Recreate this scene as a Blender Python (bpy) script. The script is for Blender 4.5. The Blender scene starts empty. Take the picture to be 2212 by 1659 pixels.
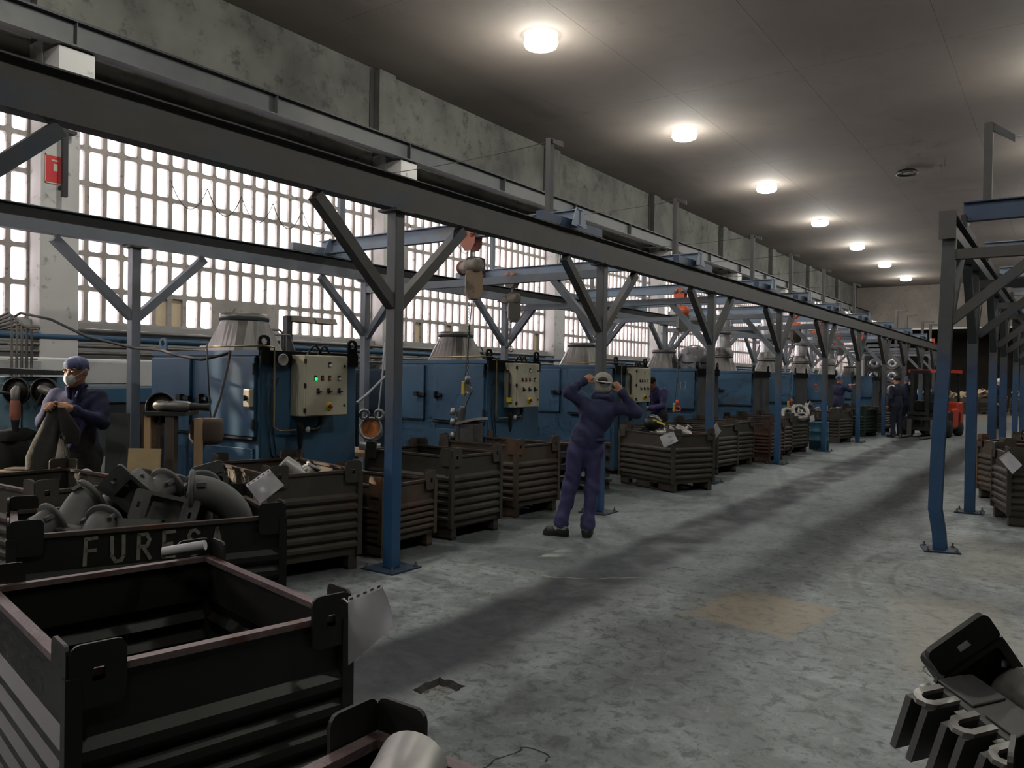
import bpy, math, random
import numpy as np
from mathutils import Vector, Matrix, noise as mnoise
random.seed(7)
PI = math.pi
scene = bpy.context.scene
COL = scene.collection

# ---------------------------------------------------------------- camera
F_PX, YAW, PITCH, ROLL, CAM_H = 1716.6, math.radians(35.024), math.radians(-.556), math.radians(.85), 1.55
_f = Vector((-math.sin(YAW)*math.cos(PITCH), math.cos(YAW)*math.cos(PITCH), math.sin(PITCH)))
_r = Vector((math.cos(YAW), math.sin(YAW), 0)); _u = _r.cross(_f)
CR = _r*math.cos(ROLL)+_u*math.sin(ROLL); CU = -_r*math.sin(ROLL)+_u*math.cos(ROLL); CF = _f
cam = bpy.data.cameras.new('camera'); cam.sensor_fit = 'HORIZONTAL'; cam.sensor_width = 36
cam.lens = F_PX/2212*36; cam.clip_start = .05; cam.clip_end = 300
cam_o = bpy.data.objects.new('camera', cam); COL.objects.link(cam_o)
M = Matrix.Identity(4)
for i in range(3): M[i][0], M[i][1], M[i][2] = CR[i], CU[i], -CF[i]
M[2][3] = CAM_H
cam_o.matrix_world = M
scene.camera = cam_o

# ---------------------------------------------------------------- world, light, exposure
world = bpy.data.worlds.new('overcast_sky'); scene.world = world; world.use_nodes = True
_bg = world.node_tree.nodes['Background']; _bg.inputs[0].default_value = (1.0, .955, .975, 1); _bg.inputs[1].default_value = 7.0
scene.view_settings.view_transform = 'Standard'; scene.view_settings.look = 'None'
scene.view_settings.exposure = 0.46; scene.view_settings.gamma = 1.0; scene.view_settings.use_curve_mapping = False
scene.cycles.use_denoising = True
scene.cycles.max_bounces = 4; scene.cycles.diffuse_bounces = 3; scene.cycles.glossy_bounces = 2; scene.cycles.transmission_bounces = 2
scene.cycles.use_adaptive_sampling = True; scene.cycles.adaptive_threshold = .05; scene.cycles.adaptive_min_samples = 12
scene.cycles.caustics_reflective = False; scene.cycles.caustics_refractive = False
scene.cycles.use_light_tree = False; scene.cycles.transparent_max_bounces = 12
scene.cycles.sample_clamp_indirect = 6
LAMP_W = 140.0
# low warm sun from behind the left wall; an added unseen slab (sun_blocker, below) lets through one narrow shaft
SUN_D = Vector((.68, .535, -.42)).normalized()
sl = bpy.data.lights.new('sun', 'SUN'); sl.energy = 6; sl.angle = .012; sl.color = (1, .84, .62)
so = bpy.data.objects.new('sun', sl); COL.objects.link(so); so.location = (-40, -30, 25)
so.rotation_euler = SUN_D.to_track_quat('-Z', 'Y').to_euler()

# ---------------------------------------------------------------- layout constants (metres)
XW, XP = -10.75, -10.40                 # window plane, pillar front
PIL0, BAY, PILW = 4.68, 5.98, .47       # pillars along the left wall
CEIL = 7.25
XF, XB, Y0, DP = -4.41, -8.22, 4.65, 3.415   # gantry rows
XR = -.95
XM, MW, MD, MH = -5.95, 1.70, 1.18, 1.74     # machines
YEND = 51.9
XRIGHT, YBACK = 12.0, -9.0

def ray(px, py): return CF*F_PX + CR*(px-1106) - CU*(py-829.5)
CAMP = Vector((0, 0, CAM_H))
def at_h(px, py, z): d = ray(px, py); return CAMP + d*((z-CAM_H)/d.z)
def at_x(px, py, x): d = ray(px, py); return CAMP + d*(x/d.x)
def at_y(px, py, y): d = ray(px, py); return CAMP + d*(y/d.y)
def at_d(px, py, dep): d = ray(px, py); return CAMP + d*(dep/F_PX)

# ---------------------------------------------------------------- mesh builder
def V(*a): return Vector(a)
class MB:
    def __init__(s): s.v = []; s.f = []; s.m = []; s.sm = []; s.cm = 0
    def add(s, vs, fs, smooth=False):
        b = len(s.v); s.v += [tuple(v) for v in vs]
        for f in fs: s.f.append([b+i for i in f]); s.m.append(s.cm); s.sm.append(smooth)
        return s
    def box(s, a, b):
        x0, y0, z0 = a; x1, y1, z1 = b
        x0, x1 = min(x0, x1), max(x0, x1); y0, y1 = min(y0, y1), max(y0, y1); z0, z1 = min(z0, z1), max(z0, z1)
        return s.add([(x0,y0,z0),(x1,y0,z0),(x1,y1,z0),(x0,y1,z0),(x0,y0,z1),(x1,y0,z1),(x1,y1,z1),(x0,y1,z1)],
                     [(0,3,2,1),(4,5,6,7),(0,1,5,4),(1,2,6,5),(2,3,7,6),(3,0,4,7)])
    def cbox(s, c, sz, rot=None):
        h = Vector(sz)/2; pts = []
        for k in range(8):
            p = Vector(((1 if k in (1,2,5,6) else -1)*h.x, (1 if k in (2,3,6,7) else -1)*h.y, (1 if k > 3 else -1)*h.z))
            if rot is not None: p = rot @ p
            pts.append(p+Vector(c))
        return s.add(pts, [(0,3,2,1),(4,5,6,7),(0,1,5,4),(1,2,6,5),(2,3,7,6),(3,0,4,7)])
    def bar(s, p, q, w, h=None, up=(0,0,1)):
        h = h or w; p = Vector(p); q = Vector(q); d = (q-p).normalized(); up = Vector(up)
        if abs(d.dot(up)) > .98: up = Vector((1,0,0))
        a = d.cross(up).normalized(); b = a.cross(d).normalized(); pts = []
        for e in (p, q):
            for (i, j) in ((-1,-1),(1,-1),(1,1),(-1,1)): pts.append(e+a*(i*w/2)+b*(j*h/2))
        return s.add(pts, [(0,1,2,3),(7,6,5,4),(0,4,5,1),(1,5,6,2),(2,6,7,3),(3,7,4,0)])
    def tube(s, pts, r, n=8, caps=True, closed=False):
        pts = [Vector(p) for p in pts]; N = len(pts); rs = r if isinstance(r, (list, tuple)) else [r]*N
        rings = []; up = Vector((0,0,1)); prev = None
        for i, p in enumerate(pts):
            if closed: t = (pts[(i+1) % N]-pts[i-1])
            else: t = pts[min(i+1, N-1)]-pts[max(i-1, 0)]
            t = t.normalized() if t.length > 1e-9 else Vector((0,0,1))
            if prev is None:
                a = t.cross(up)
                if a.length < .05: a = t.cross(Vector((1,0,0)))
            else: a = prev - t*prev.dot(t)
            a.normalize(); prev = a.copy(); b = t.cross(a)
            rings.append([p+(a*math.cos(2*PI*k/n)+b*math.sin(2*PI*k/n))*rs[i] for k in range(n)])
        vs = [v for rg in rings for v in rg]; fs = []
        M_ = N if closed else N-1
        for i in range(M_):
            j = (i+1) % N
            for k in range(n): fs.append((i*n+k, i*n+(k+1) % n, j*n+(k+1) % n, j*n+k))
        s.add(vs, fs, True)
        if caps and not closed: s.add(rings[0], [tuple(range(n-1, -1, -1))]); s.add(rings[-1], [tuple(range(n))])
        return s
    def lathe(s, prof, o=(0,0,0), ax=(0,0,1), n=20, smooth=True):
        o = Vector(o); ax = Vector(ax).normalized(); a = ax.orthogonal().normalized(); b = ax.cross(a); vs = []; fs = []
        for (r, h) in prof:
            for k in range(n): vs.append(o+ax*h+(a*math.cos(2*PI*k/n)+b*math.sin(2*PI*k/n))*r)
        for i in range(len(prof)-1):
            for k in range(n): fs.append((i*n+k, i*n+(k+1) % n, (i+1)*n+(k+1) % n, (i+1)*n+k))
        s.add(vs, fs, smooth)
        for i, rev in ((0, True), (len(prof)-1, False)):
            if prof[i][0] > 1e-6:
                ring = vs[i*n:(i+1)*n]; s.add(ring, [tuple(range(n-1,-1,-1)) if rev else tuple(range(n))])
        return s
    def prism(s, poly, o, ex, ey, ez, d):
        """2-D polygon (in ex, ey from o) extruded by d along ez"""
        o = Vector(o); ex = Vector(ex); ey = Vector(ey); ez = Vector(ez); n = len(poly)
        a = [o+ex*p[0]+ey*p[1] for p in poly]; b = [q+ez*d for q in a]
        return s.add(a+b, [tuple(range(n-1,-1,-1)), tuple(range(n, 2*n))]+[(i, (i+1) % n, n+(i+1) % n, n+i) for i in range(n)])
    def ring(s, outer, inner, o, ex, ey, ez, d):
        """plate with a hole: equal-length loops"""
        o = Vector(o); ex = Vector(ex); ey = Vector(ey); ez = Vector(ez); n = len(outer)
        P = [o+ex*p[0]+ey*p[1] for p in outer]; Q = [o+ex*p[0]+ey*p[1] for p in inner]
        vs = P+Q+[p+ez*d for p in P]+[q+ez*d for q in Q]; fs = []
        for i in range(n):
            j = (i+1) % n
            fs += [(j, i, n+i, n+j), (2*n+i, 2*n+j, 3*n+j, 3*n+i), (i, j, 2*n+j, 2*n+i), (n+j, n+i, 3*n+i, 3*n+j)]
        return s.add(vs, fs)
    def ellip(s, c, rad, rot=None, nu=14, nv=9):
        prof = []; c = Vector(c); vs = []; fs = []
        for i in range(nv+1):
            t = PI*i/nv
            for k in range(nu):
                p = Vector((rad[0]*math.sin(t)*math.cos(2*PI*k/nu), rad[1]*math.sin(t)*math.sin(2*PI*k/nu), rad[2]*math.cos(t)))
                vs.append(c+(rot @ p if rot is not None else p))
        for i in range(nv):
            for k in range(nu): fs.append((i*nu+k, (i+1)*nu+k, (i+1)*nu+(k+1) % nu, i*nu+(k+1) % nu))
        return s.add(vs, fs, True)
    def xform(s, m, start=0):
        s.v = s.v[:start]+[tuple(m @ Vector(v)) for v in s.v[start:]]; return s
    def mesh(s, name, mats):
        me = bpy.data.meshes.new(name); me.from_pydata(s.v, [], s.f)
        for m in (mats if isinstance(mats, (list, tuple)) else [mats]): me.materials.append(m)
        me.polygons.foreach_set('material_index', s.m); me.polygons.foreach_set('use_smooth', s.sm); me.update(); return me
    def build(s, name, mats, parent=None, loc=None):
        return link(name, s.mesh(name, mats), parent, loc)
KIDS = {}
def link(name, data, parent=None, loc=None):
    o = bpy.data.objects.new(name, data); COL.objects.link(o)
    if parent is not None: o.parent = parent; KIDS.setdefault(parent.name, []).append(o)
    if loc is not None: o.location = loc
    return o
def tag(o, label=None, cat=None, group=None, kind=None):
    if label: o['label'] = label
    if cat: o['category'] = cat
    if group: o['group'] = group
    if kind: o['kind'] = kind
    return o
def thing(name, label, cat, loc=(0,0,0), rz=0, group=None):
    o = bpy.data.objects.new(name, None); COL.objects.link(o); o.location = loc; o.rotation_euler = (0,0,rz)
    o.empty_display_size = .1
    return tag(o, label, cat, group)
def copy_tree(o, parent=None):
    c = o.copy(); COL.objects.link(c); c.parent = parent
    if parent is not None: KIDS.setdefault(parent.name, []).append(c)
    for ch in list(KIDS.get(o.name, [])): copy_tree(ch, c)
    return c
def dup(root, loc, rz=None, label=None, group=None):
    c = copy_tree(root); c.location = loc
    if rz is not None: c.rotation_euler = (0,0,rz)
    if label: c['label'] = label
    if group: c['group'] = group
    return c
def bev(o, w=.006, seg=2):
    m = o.modifiers.new('bevel', 'BEVEL'); m.width = w; m.segments = seg; m.limit_method = 'ANGLE'; return o
def rrect(w, h, r, n=4, cx=0, cy=0):
    pts = []
    for (sx, sy, a0) in ((1,1,0),(-1,1,90),(-1,-1,180),(1,-1,270)):
        for k in range(n):
            a = math.radians(a0+90*k/(n-1)); pts.append((cx+sx*(w/2-r)+r*math.cos(a), cy+sy*(h/2-r)+r*math.sin(a)))
    return pts
def circ(r, n=16, cx=0, cy=0, ph=0): return [(cx+r*math.cos(2*PI*k/n+ph), cy+r*math.sin(2*PI*k/n+ph)) for k in range(n)]
def arc(c, r, a0, a1, n, e1=(1,0,0), e2=(0,0,1)):
    c = Vector(c); e1 = Vector(e1); e2 = Vector(e2)
    return [c+e1*(r*math.cos(math.radians(a0+(a1-a0)*k/n)))+e2*(r*math.sin(math.radians(a0+(a1-a0)*k/n))) for k in range(n+1)]
def sag(p, q, d, n=12):
    p = Vector(p); q = Vector(q); return [p.lerp(q, k/n)-Vector((0,0,d*4*(k/n)*(1-k/n))) for k in range(n+1)]

# ---------------------------------------------------------------- materials
def srgb(r, g, b):
    return tuple(((c/255)/12.92 if c/255 <= .04045 else ((c/255+.055)/1.055)**2.4) for c in (r, g, b))
class NT:
    def __init__(s, name):
        s.mat = bpy.data.materials.new(name); s.mat.use_nodes = True; s.t = s.mat.node_tree; s.n = s.t.nodes; s.l = s.t.links
        s.b = s.n['Principled BSDF']; s.out = s.n['Material Output']
    def new(s, ty, **kw):
        nd = s.n.new(ty)
        for k, v in kw.items(): setattr(nd, k, v)
        return nd
    def val(s, x): return x
    def set(s, sock, x):
        if hasattr(x, 'is_linked') or hasattr(x, 'links'): s.l.new(x, sock)
        else:
            if isinstance(x, (tuple, list)) and len(x) == 3 and sock.type == 'RGBA': x = (*x, 1)
            sock.default_value = x
    def math(s, op, a, b=0.0, c=None, clamp=False):
        nd = s.new('ShaderNodeMath', operation=op, use_clamp=clamp); s.set(nd.inputs[0], a); s.set(nd.inputs[1], b)
        if c is not None: s.set(nd.inputs[2], c)
        return nd.outputs[0]
    def mix(s, fac, a, b, blend='MIX'):
        nd = s.new('ShaderNodeMix', data_type='RGBA', blend_type=blend); s.set(nd.inputs[0], fac); s.set(nd.inputs[6], a); s.set(nd.inputs[7], b); return nd.outputs[2]
    def noise(s, vec, scale, detail=4, rough=.55, dist=0):
        nd = s.new('ShaderNodeTexNoise'); s.l.new(vec, nd.inputs['Vector']); nd.inputs['Scale'].default_value = scale
        nd.inputs['Detail'].default_value = detail; nd.inputs['Roughness'].default_value = rough; nd.inputs['Distortion'].default_value = dist
        return nd.outputs['Fac']
    def ramp(s, fac, lo, hi, a=0.0, b=1.0):
        nd = s.new('ShaderNodeMapRange', interpolation_type='SMOOTHSTEP'); s.set(nd.inputs[0], fac); s.set(nd.inputs[1], lo); s.set(nd.inputs[2], hi); s.set(nd.inputs[3], a); s.set(nd.inputs[4], b); return nd.outputs[0]
    def coord(s, rand=True, scale=(1,1,1), world=False):
        if world: v = s.new('ShaderNodeNewGeometry').outputs['Position']
        else: v = s.new('ShaderNodeTexCoord').outputs['Object']
        if rand and not world:
            oi = s.new('ShaderNodeObjectInfo'); m = s.math('MULTIPLY', oi.outputs['Random'], 37.0)
            va = s.new('ShaderNodeVectorMath', operation='ADD'); s.l.new(v, va.inputs[0]); s.l.new(m, va.inputs[1]); v = va.outputs[0]
        if scale != (1,1,1):
            vm = s.new('ShaderNodeVectorMath', operation='MULTIPLY'); s.l.new(v, vm.inputs[0]); vm.inputs[1].default_value = scale; v = vm.outputs[0]
        return v
    def bump(s, h, strength=.3, dist=.01):
        nd = s.new('ShaderNodeBump'); s.l.new(h, nd.inputs['Height']); nd.inputs['Strength'].default_value = strength; nd.inputs['Distance'].default_value = dist
        s.l.new(nd.outputs[0], s.b.inputs['Normal'])
def pm(name, col, rough=.6, metal=0.0, var=.22, scale=5, col2=None, thr=(.5, .66), scale2=3, bump=.0, bscale=70, world=False, spec=.5, stretch=(1,1,1)):
    """painted / plain surface: tone noise, optional second colour in patches (rust, dust), fine relief"""
    t = NT(name); v = t.coord(world=world, scale=stretch)
    n1 = t.noise(v, scale, 2, .6)
    c = t.mix(n1, tuple(max(0, x*(1-var)) for x in col), tuple(min(1, x*(1+var)) for x in col))
    r = rough
    if col2 is not None:
        n2 = t.ramp(t.noise(v, scale2, 3, .65), thr[0], thr[1]); c = t.mix(n2, c, col2)
    t.set(t.b.inputs['Base Color'], c); t.b.inputs['Roughness'].default_value = rough; t.b.inputs['Metallic'].default_value = metal
    t.b.inputs['Specular IOR Level'].default_value = spec
    if bump >= .3: t.bump(t.noise(v, bscale, 0, .6), bump, .004)
    return t.mat
def emit(name, col, st):
    t = NT(name); t.b.inputs['Base Color'].default_value = (*col, 1); t.b.inputs['Emission Color'].default_value = (*col, 1); t.b.inputs['Emission Strength'].default_value = st; return t.mat
MT = {}
MT['crate'] = pm('crate_steel', (.074,.065,.053), .62, .35, .35, 4, (.10,.052,.026), (.60,.80), 2.4, .25, 60)
MT['crate_rust'] = pm('crate_rusty', (.078,.062,.047), .7, .25, .35, 4, (.16,.075,.032), (.50,.72), 2.2, .3, 60)
MT['crate_dark'] = pm('crate_dark', (.0165,.0175,.0155), .5, .35, .35, 4, (.05,.027,.014), (.62,.8), 2.6, .25, 60)
MT['crate_red'] = pm('crate_redbrown', (.062,.030,.021), .75, .1, .3, 4, (.11,.06,.035), (.52,.7), 3, .3, 60)
MT['crate_green'] = pm('crate_green', (.012,.028,.020), .6, .2, .3, 4, (.06,.035,.02), (.58,.75), 3, .2, 60)
MT['rim'] = pm('worn_rim', (.085,.068,.060), .5, .45, .4, 9, (.13,.062,.035), (.5,.68), 6, .3, 90)
MT['rim_pink'] = pm('worn_rim_pale', (.17,.125,.125), .5, .4, .35, 9, (.12,.055,.035), (.55,.72), 6, .3, 90)
MT['chalk'] = pm('chalk_paint', (.20,.185,.155), .9, 0, .4, 25, (.03,.027,.024), (.58,.7), 30)
MT['machine'] = pm('machine_blue', (.040,.108,.190), .48, 0, .16, 2.5, (.045,.075,.105), (.55,.78), 1.6, .08, 40)
MT['machine_dk'] = pm('machine_blue_dark', (.014,.034,.066), .55, 0, .2, 3, (.03,.03,.03), (.55,.75), 2, .08, 40)
MT['machine_grey'] = pm('machine_grey', (.060,.066,.068), .6, 0, .25, 2.5, (.035,.06,.09), (.58,.72), 1.5, .08, 40)
MT['top_dk'] = pm('machine_top', (.012,.014,.017), .6, 0, .3, 4)
MT['cream'] = pm('cream_enamel', (.50,.47,.36), .45, 0, .06, 3, (.32,.29,.22), (.58,.78), 2)
MT['black'] = pm('black_plastic', (.012,.012,.012), .5, 0, .2, 8)
MT['rubber'] = pm('rubber', (.016,.016,.016), .85, 0, .3, 12)
MT['cable'] = pm('cable', (.035,.034,.036), .6, 0, .2, 10)
MT['cable_pale'] = pm('cable_pale', (.28,.30,.32), .55, 0, .15, 10)
MT['galv'] = pm('galvanised', (.18,.172,.16), .42, .55, .22, 5, (.11,.10,.095), (.5,.75), 3, .08, 50)
MT['foil'] = pm('foil_duct', (.55,.55,.56), .3, .7, .3, 14, None, bump=.5, bscale=40)
MT['steel'] = pm('bare_steel', (.22,.21,.20), .4, .7, .3, 8, (.10,.06,.04), (.6,.75), 5)
MT['casting'] = pm('casting_grey', (.105,.106,.104), .62, .35, .2, 9, (.045,.043,.04), (.55,.75), 5, .0, 160)
MT['casting_lt'] = pm('casting_light', (.36,.35,.335), .42, .5, .3, 9, (.12,.11,.10), (.5,.7), 7, .0, 150)
MT['casting_tan'] = pm('casting_tan', (.50,.40,.28), .8, .1, .4, 8, (.15,.11,.07), (.5,.7), 6, .0, 90)
MT['brass'] = pm('brass_pipe', (.42,.33,.20), .35, .7, .25, 12)
MT['orange'] = pm('hoist_orange', (.62,.10,.03), .5, 0, .2, 6, (.20,.05,.02), (.62,.78), 5)
MT['rustpink'] = pm('hoist_old_red', (.36,.135,.09), .6, .1, .25, 8, (.10,.06,.05), (.55,.72), 7)
MT['hoist_grey'] = pm('hoist_grey', (.20,.17,.145), .6, .1, .25, 8, (.08,.06,.05), (.58,.74), 6)
MT['bucket'] = pm('chain_bucket', (.27,.19,.13), .65, 0, .2, 6, (.12,.10,.08), (.55,.72), 5)
MT['bucket_dk'] = pm('chain_bucket_grey', (.11,.105,.09), .65, 0, .2, 6)
MT['yellow'] = pm('yellow_plastic', (.52,.38,.06), .5, 0, .25, 10, (.2,.15,.05), (.6,.75), 9)
MT['red'] = pm('red_paint', (.55,.03,.035), .5, 0, .12, 6)
MT['white'] = pm('white_paint', (.62,.62,.60), .6, 0, .12, 5)
MT['paper'] = pm('paper_sleeve', (.60,.59,.62), .35, 0, .06, 6)
MT['paper_grey'] = pm('plastic_sleeve', (.34,.34,.36), .3, 0, .12, 7)
MT['ink'] = pm('ink', (.05,.05,.055), .8, 0, .1, 9)
MT['wood'] = pm('wood', (.33,.22,.12), .75, 0, .28, 5, (.17,.11,.06), (.5,.72), 6, .2, 60, stretch=(1,1,.25))
MT['plywood'] = pm('plywood', (.44,.33,.18), .7, 0, .2, 5, (.26,.19,.11), (.52,.72), 4, .15, 60)
MT['wood_dk'] = pm('wood_dark', (.075,.055,.043), .8, 0, .3, 7)
MT['barrel'] = pm('barrel_teal', (.030,.115,.165), .5, .1, .25, 6, (.06,.05,.045), (.6,.75), 5)
MT['forklift'] = pm('forklift_black', (.012,.014,.014), .5, .1, .3, 7)
MT['fork_red'] = pm('forklift_red', (.62,.06,.03), .42, 0, .1, 5)
MT['skin'] = pm('skin', (.52,.27,.17), .55, 0, .12, 14)
MT['skin_dk'] = pm('skin_tanned', (.36,.17,.10), .55, 0, .12, 14)
MT['navy'] = pm('navy_cloth', (.026,.030,.085), .85, 0, .22, 18, (.038,.042,.105), (.5,.7), 7, .5, 160)
MT['navy2'] = pm('navy_trousers', (.056,.053,.145), .85, 0, .22, 18, (.065,.060,.155), (.5,.7), 7, .5, 160)
MT['navy_dk'] = pm('dark_navy_cloth', (.016,.019,.040), .85, 0, .22, 18, None, bump=.5, bscale=160)
MT['cloth_black'] = pm('black_cloth', (.016,.0155,.015), .85, 0, .3, 18, None, bump=.5, bscale=120)
MT['cloth_grey'] = pm('charcoal_cloth', (.055,.053,.048), .9, 0, .3, 14, None, bump=.5, bscale=120)
MT['cap_grey'] = pm('grey_cap_cloth', (.30,.30,.27), .9, 0, .15, 20, None, bump=.5, bscale=200)
MT['cap_blue'] = pm('blue_cap_cloth', (.10,.12,.24), .9, 0, .4, 22, (.24,.26,.36), (.5,.6), 16)
MT['hair'] = pm('dark_hair', (.022,.014,.010), .7, 0, .3, 60)
MT['mask'] = pm('white_mask', (.78,.77,.76), .8, 0, .04, 9)
MT['shoe'] = pm('black_leather', (.018,.018,.018), .5, 0, .3, 14)
MT['green_lamp'] = emit('green_lamp', (.03,.9,.2), 1.0)
MT['white_lamp'] = pm('white_lamp', (.8,.78,.76), .3)
MT['amber_lamp'] = pm('amber_lamp', (.45,.20,.03), .3)
MT['red_lamp'] = pm('red_lamp', (.30,.03,.03), .3)
MT['yellow_disc'] = pm('yellow_disc', (.75,.62,.04), .5, 0, .08, 10)
MT['painted_glow'] = pm('warm_lit_face', (.75,.25,.08), .35, .6, .25, 10)  # orange of the warm light on a casting, painted in
MT['brick_dull'] = pm('brick_board', (.30,.245,.175), .85, 0, .25, 8, (.17,.13,.09), (.5,.7), 5, .3, 80)

# gantry paint: blue below, dust-dulled grey above
def gantry_mat(name, zc, blue, grey, fade=.35):
    t = NT(name); v = t.coord(world=True)
    z = t.new('ShaderNodeSeparateXYZ'); t.l.new(v, z.inputs[0])
    n = t.noise(v, 3.2, 1); zz = t.math('ADD', z.outputs[2], t.math('MULTIPLY', t.math('SUBTRACT', n, .5), .7))
    k = t.ramp(zz, zc-fade, zc+fade); n2 = t.noise(v, 14, 2)
    c = t.mix(k, blue, grey); c = t.mix(t.math('MULTIPLY', n2, .5), c, tuple(x*.45 for x in grey))
    t.set(t.b.inputs['Base Color'], c); t.b.inputs['Roughness'].default_value = .5
    return t.mat
MT['post'] = gantry_mat('gantry_paint', 1.25, (.022,.105,.255), (.088,.094,.100))
MT['beam'] = pm('gantry_beam_dusty', (.066,.062,.058), .6, .1, .25, 3, (.045,.06,.08), (.52,.7), 1.3)
MT['bridge'] = pm('crane_bridge_blue', (.19,.245,.32), .5, .1, .18, 3, (.16,.165,.17), (.5,.7), 1.5)
MT['backsteel'] = pm('gantry_back_blue', (.165,.185,.215), .55, .1, .22, 3, (.14,.145,.15), (.5,.7), 1.4)  # paler grey-blue, window glare and haze mixed into the colour
MT['dark_steel'] = pm('dark_steel', (.024,.024,.026), .6, .2, .3, 5)
MT['bridge_dk'] = pm('bridge_dark_blue', (.03,.055,.105), .5, .1, .22, 3)

# ---- walls, ceiling, floor
def concrete(name, a, b, dark, sc=.5, streak=True, bumps=.25, thr=(.52,.75)):
    t = NT(name); v = t.coord(world=True)
    n = t.noise(v, sc, 3, .62); n2 = t.noise(v, sc*7, 4, .68)
    c = t.mix(t.ramp(n, .3, .7), a, b); c = t.mix(t.ramp(n2, thr[0], thr[1]), c, dark)
    t.set(t.b.inputs['Base Color'], c); t.b.inputs['Roughness'].default_value = .85; (t.bump(t.noise(v, 25, 2, .65), bumps, .01) if bumps > .5 else None); return t.mat
MT['wall_up'] = concrete('upper_wall_concrete', (.055,.056,.049), (.135,.136,.118), (.030,.030,.027), .55, thr=(.50,.78))
MT['wall_end'] = concrete('end_wall_concrete', (.125,.113,.098), (.175,.158,.136), (.09,.082,.072), .6)
MT['pillar'] = concrete('pillar_paint', (.46,.46,.44), (.56,.55,.54), (.24,.245,.225), .8, thr=(.58,.72))
MT['wall_low'] = concrete('lower_wall_paint', (.40,.40,.39), (.50,.50,.49), (.22,.22,.21), .9, thr=(.58,.75))
MT['lattice'] = concrete('window_lattice', (.30,.275,.255), (.40,.37,.345), (.14,.125,.115), 1.5, thr=(.56,.72))
MT['ceil'] = concrete('ceiling_panels', (.090,.076,.064), (.113,.097,.082), (.080,.068,.057), .35, bumps=.08, thr=(.5,.9))
MT['brown_dark'] = concrete('dark_brown_wall', (.040,.033,.026), (.055,.046,.036), (.026,.022,.018), .6)
MT['runway'] = pm('runway_girder', (.06,.065,.066), .6, .1, .25, 2, (.08,.08,.075), (.5,.7), 1.2, world=True)
t = NT('frosted_pane')
tr = t.new('ShaderNodeBsdfTransparent'); tl = t.new('ShaderNodeBsdfTranslucent'); mx = t.new('ShaderNodeMixShader')
vv = t.coord(world=True); nz = t.noise(vv, 2.2, 5)
t.set(tr.inputs[0], t.mix(t.ramp(nz, .35, .7), (1,.97,.98), (.86,.82,.82))); tl.inputs[0].default_value = (.9,.87,.88,1); mx.inputs[0].default_value = .22
t.l.new(tr.outputs[0], mx.inputs[1]); t.l.new(tl.outputs[0], mx.inputs[2]); t.l.new(mx.outputs[0], t.out.inputs['Surface'])
MT['pane'] = t.mat
MT['pane_warm'] = pm('grimy_pane', (.75,.62,.42), .5, 0, .2, 6)

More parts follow.
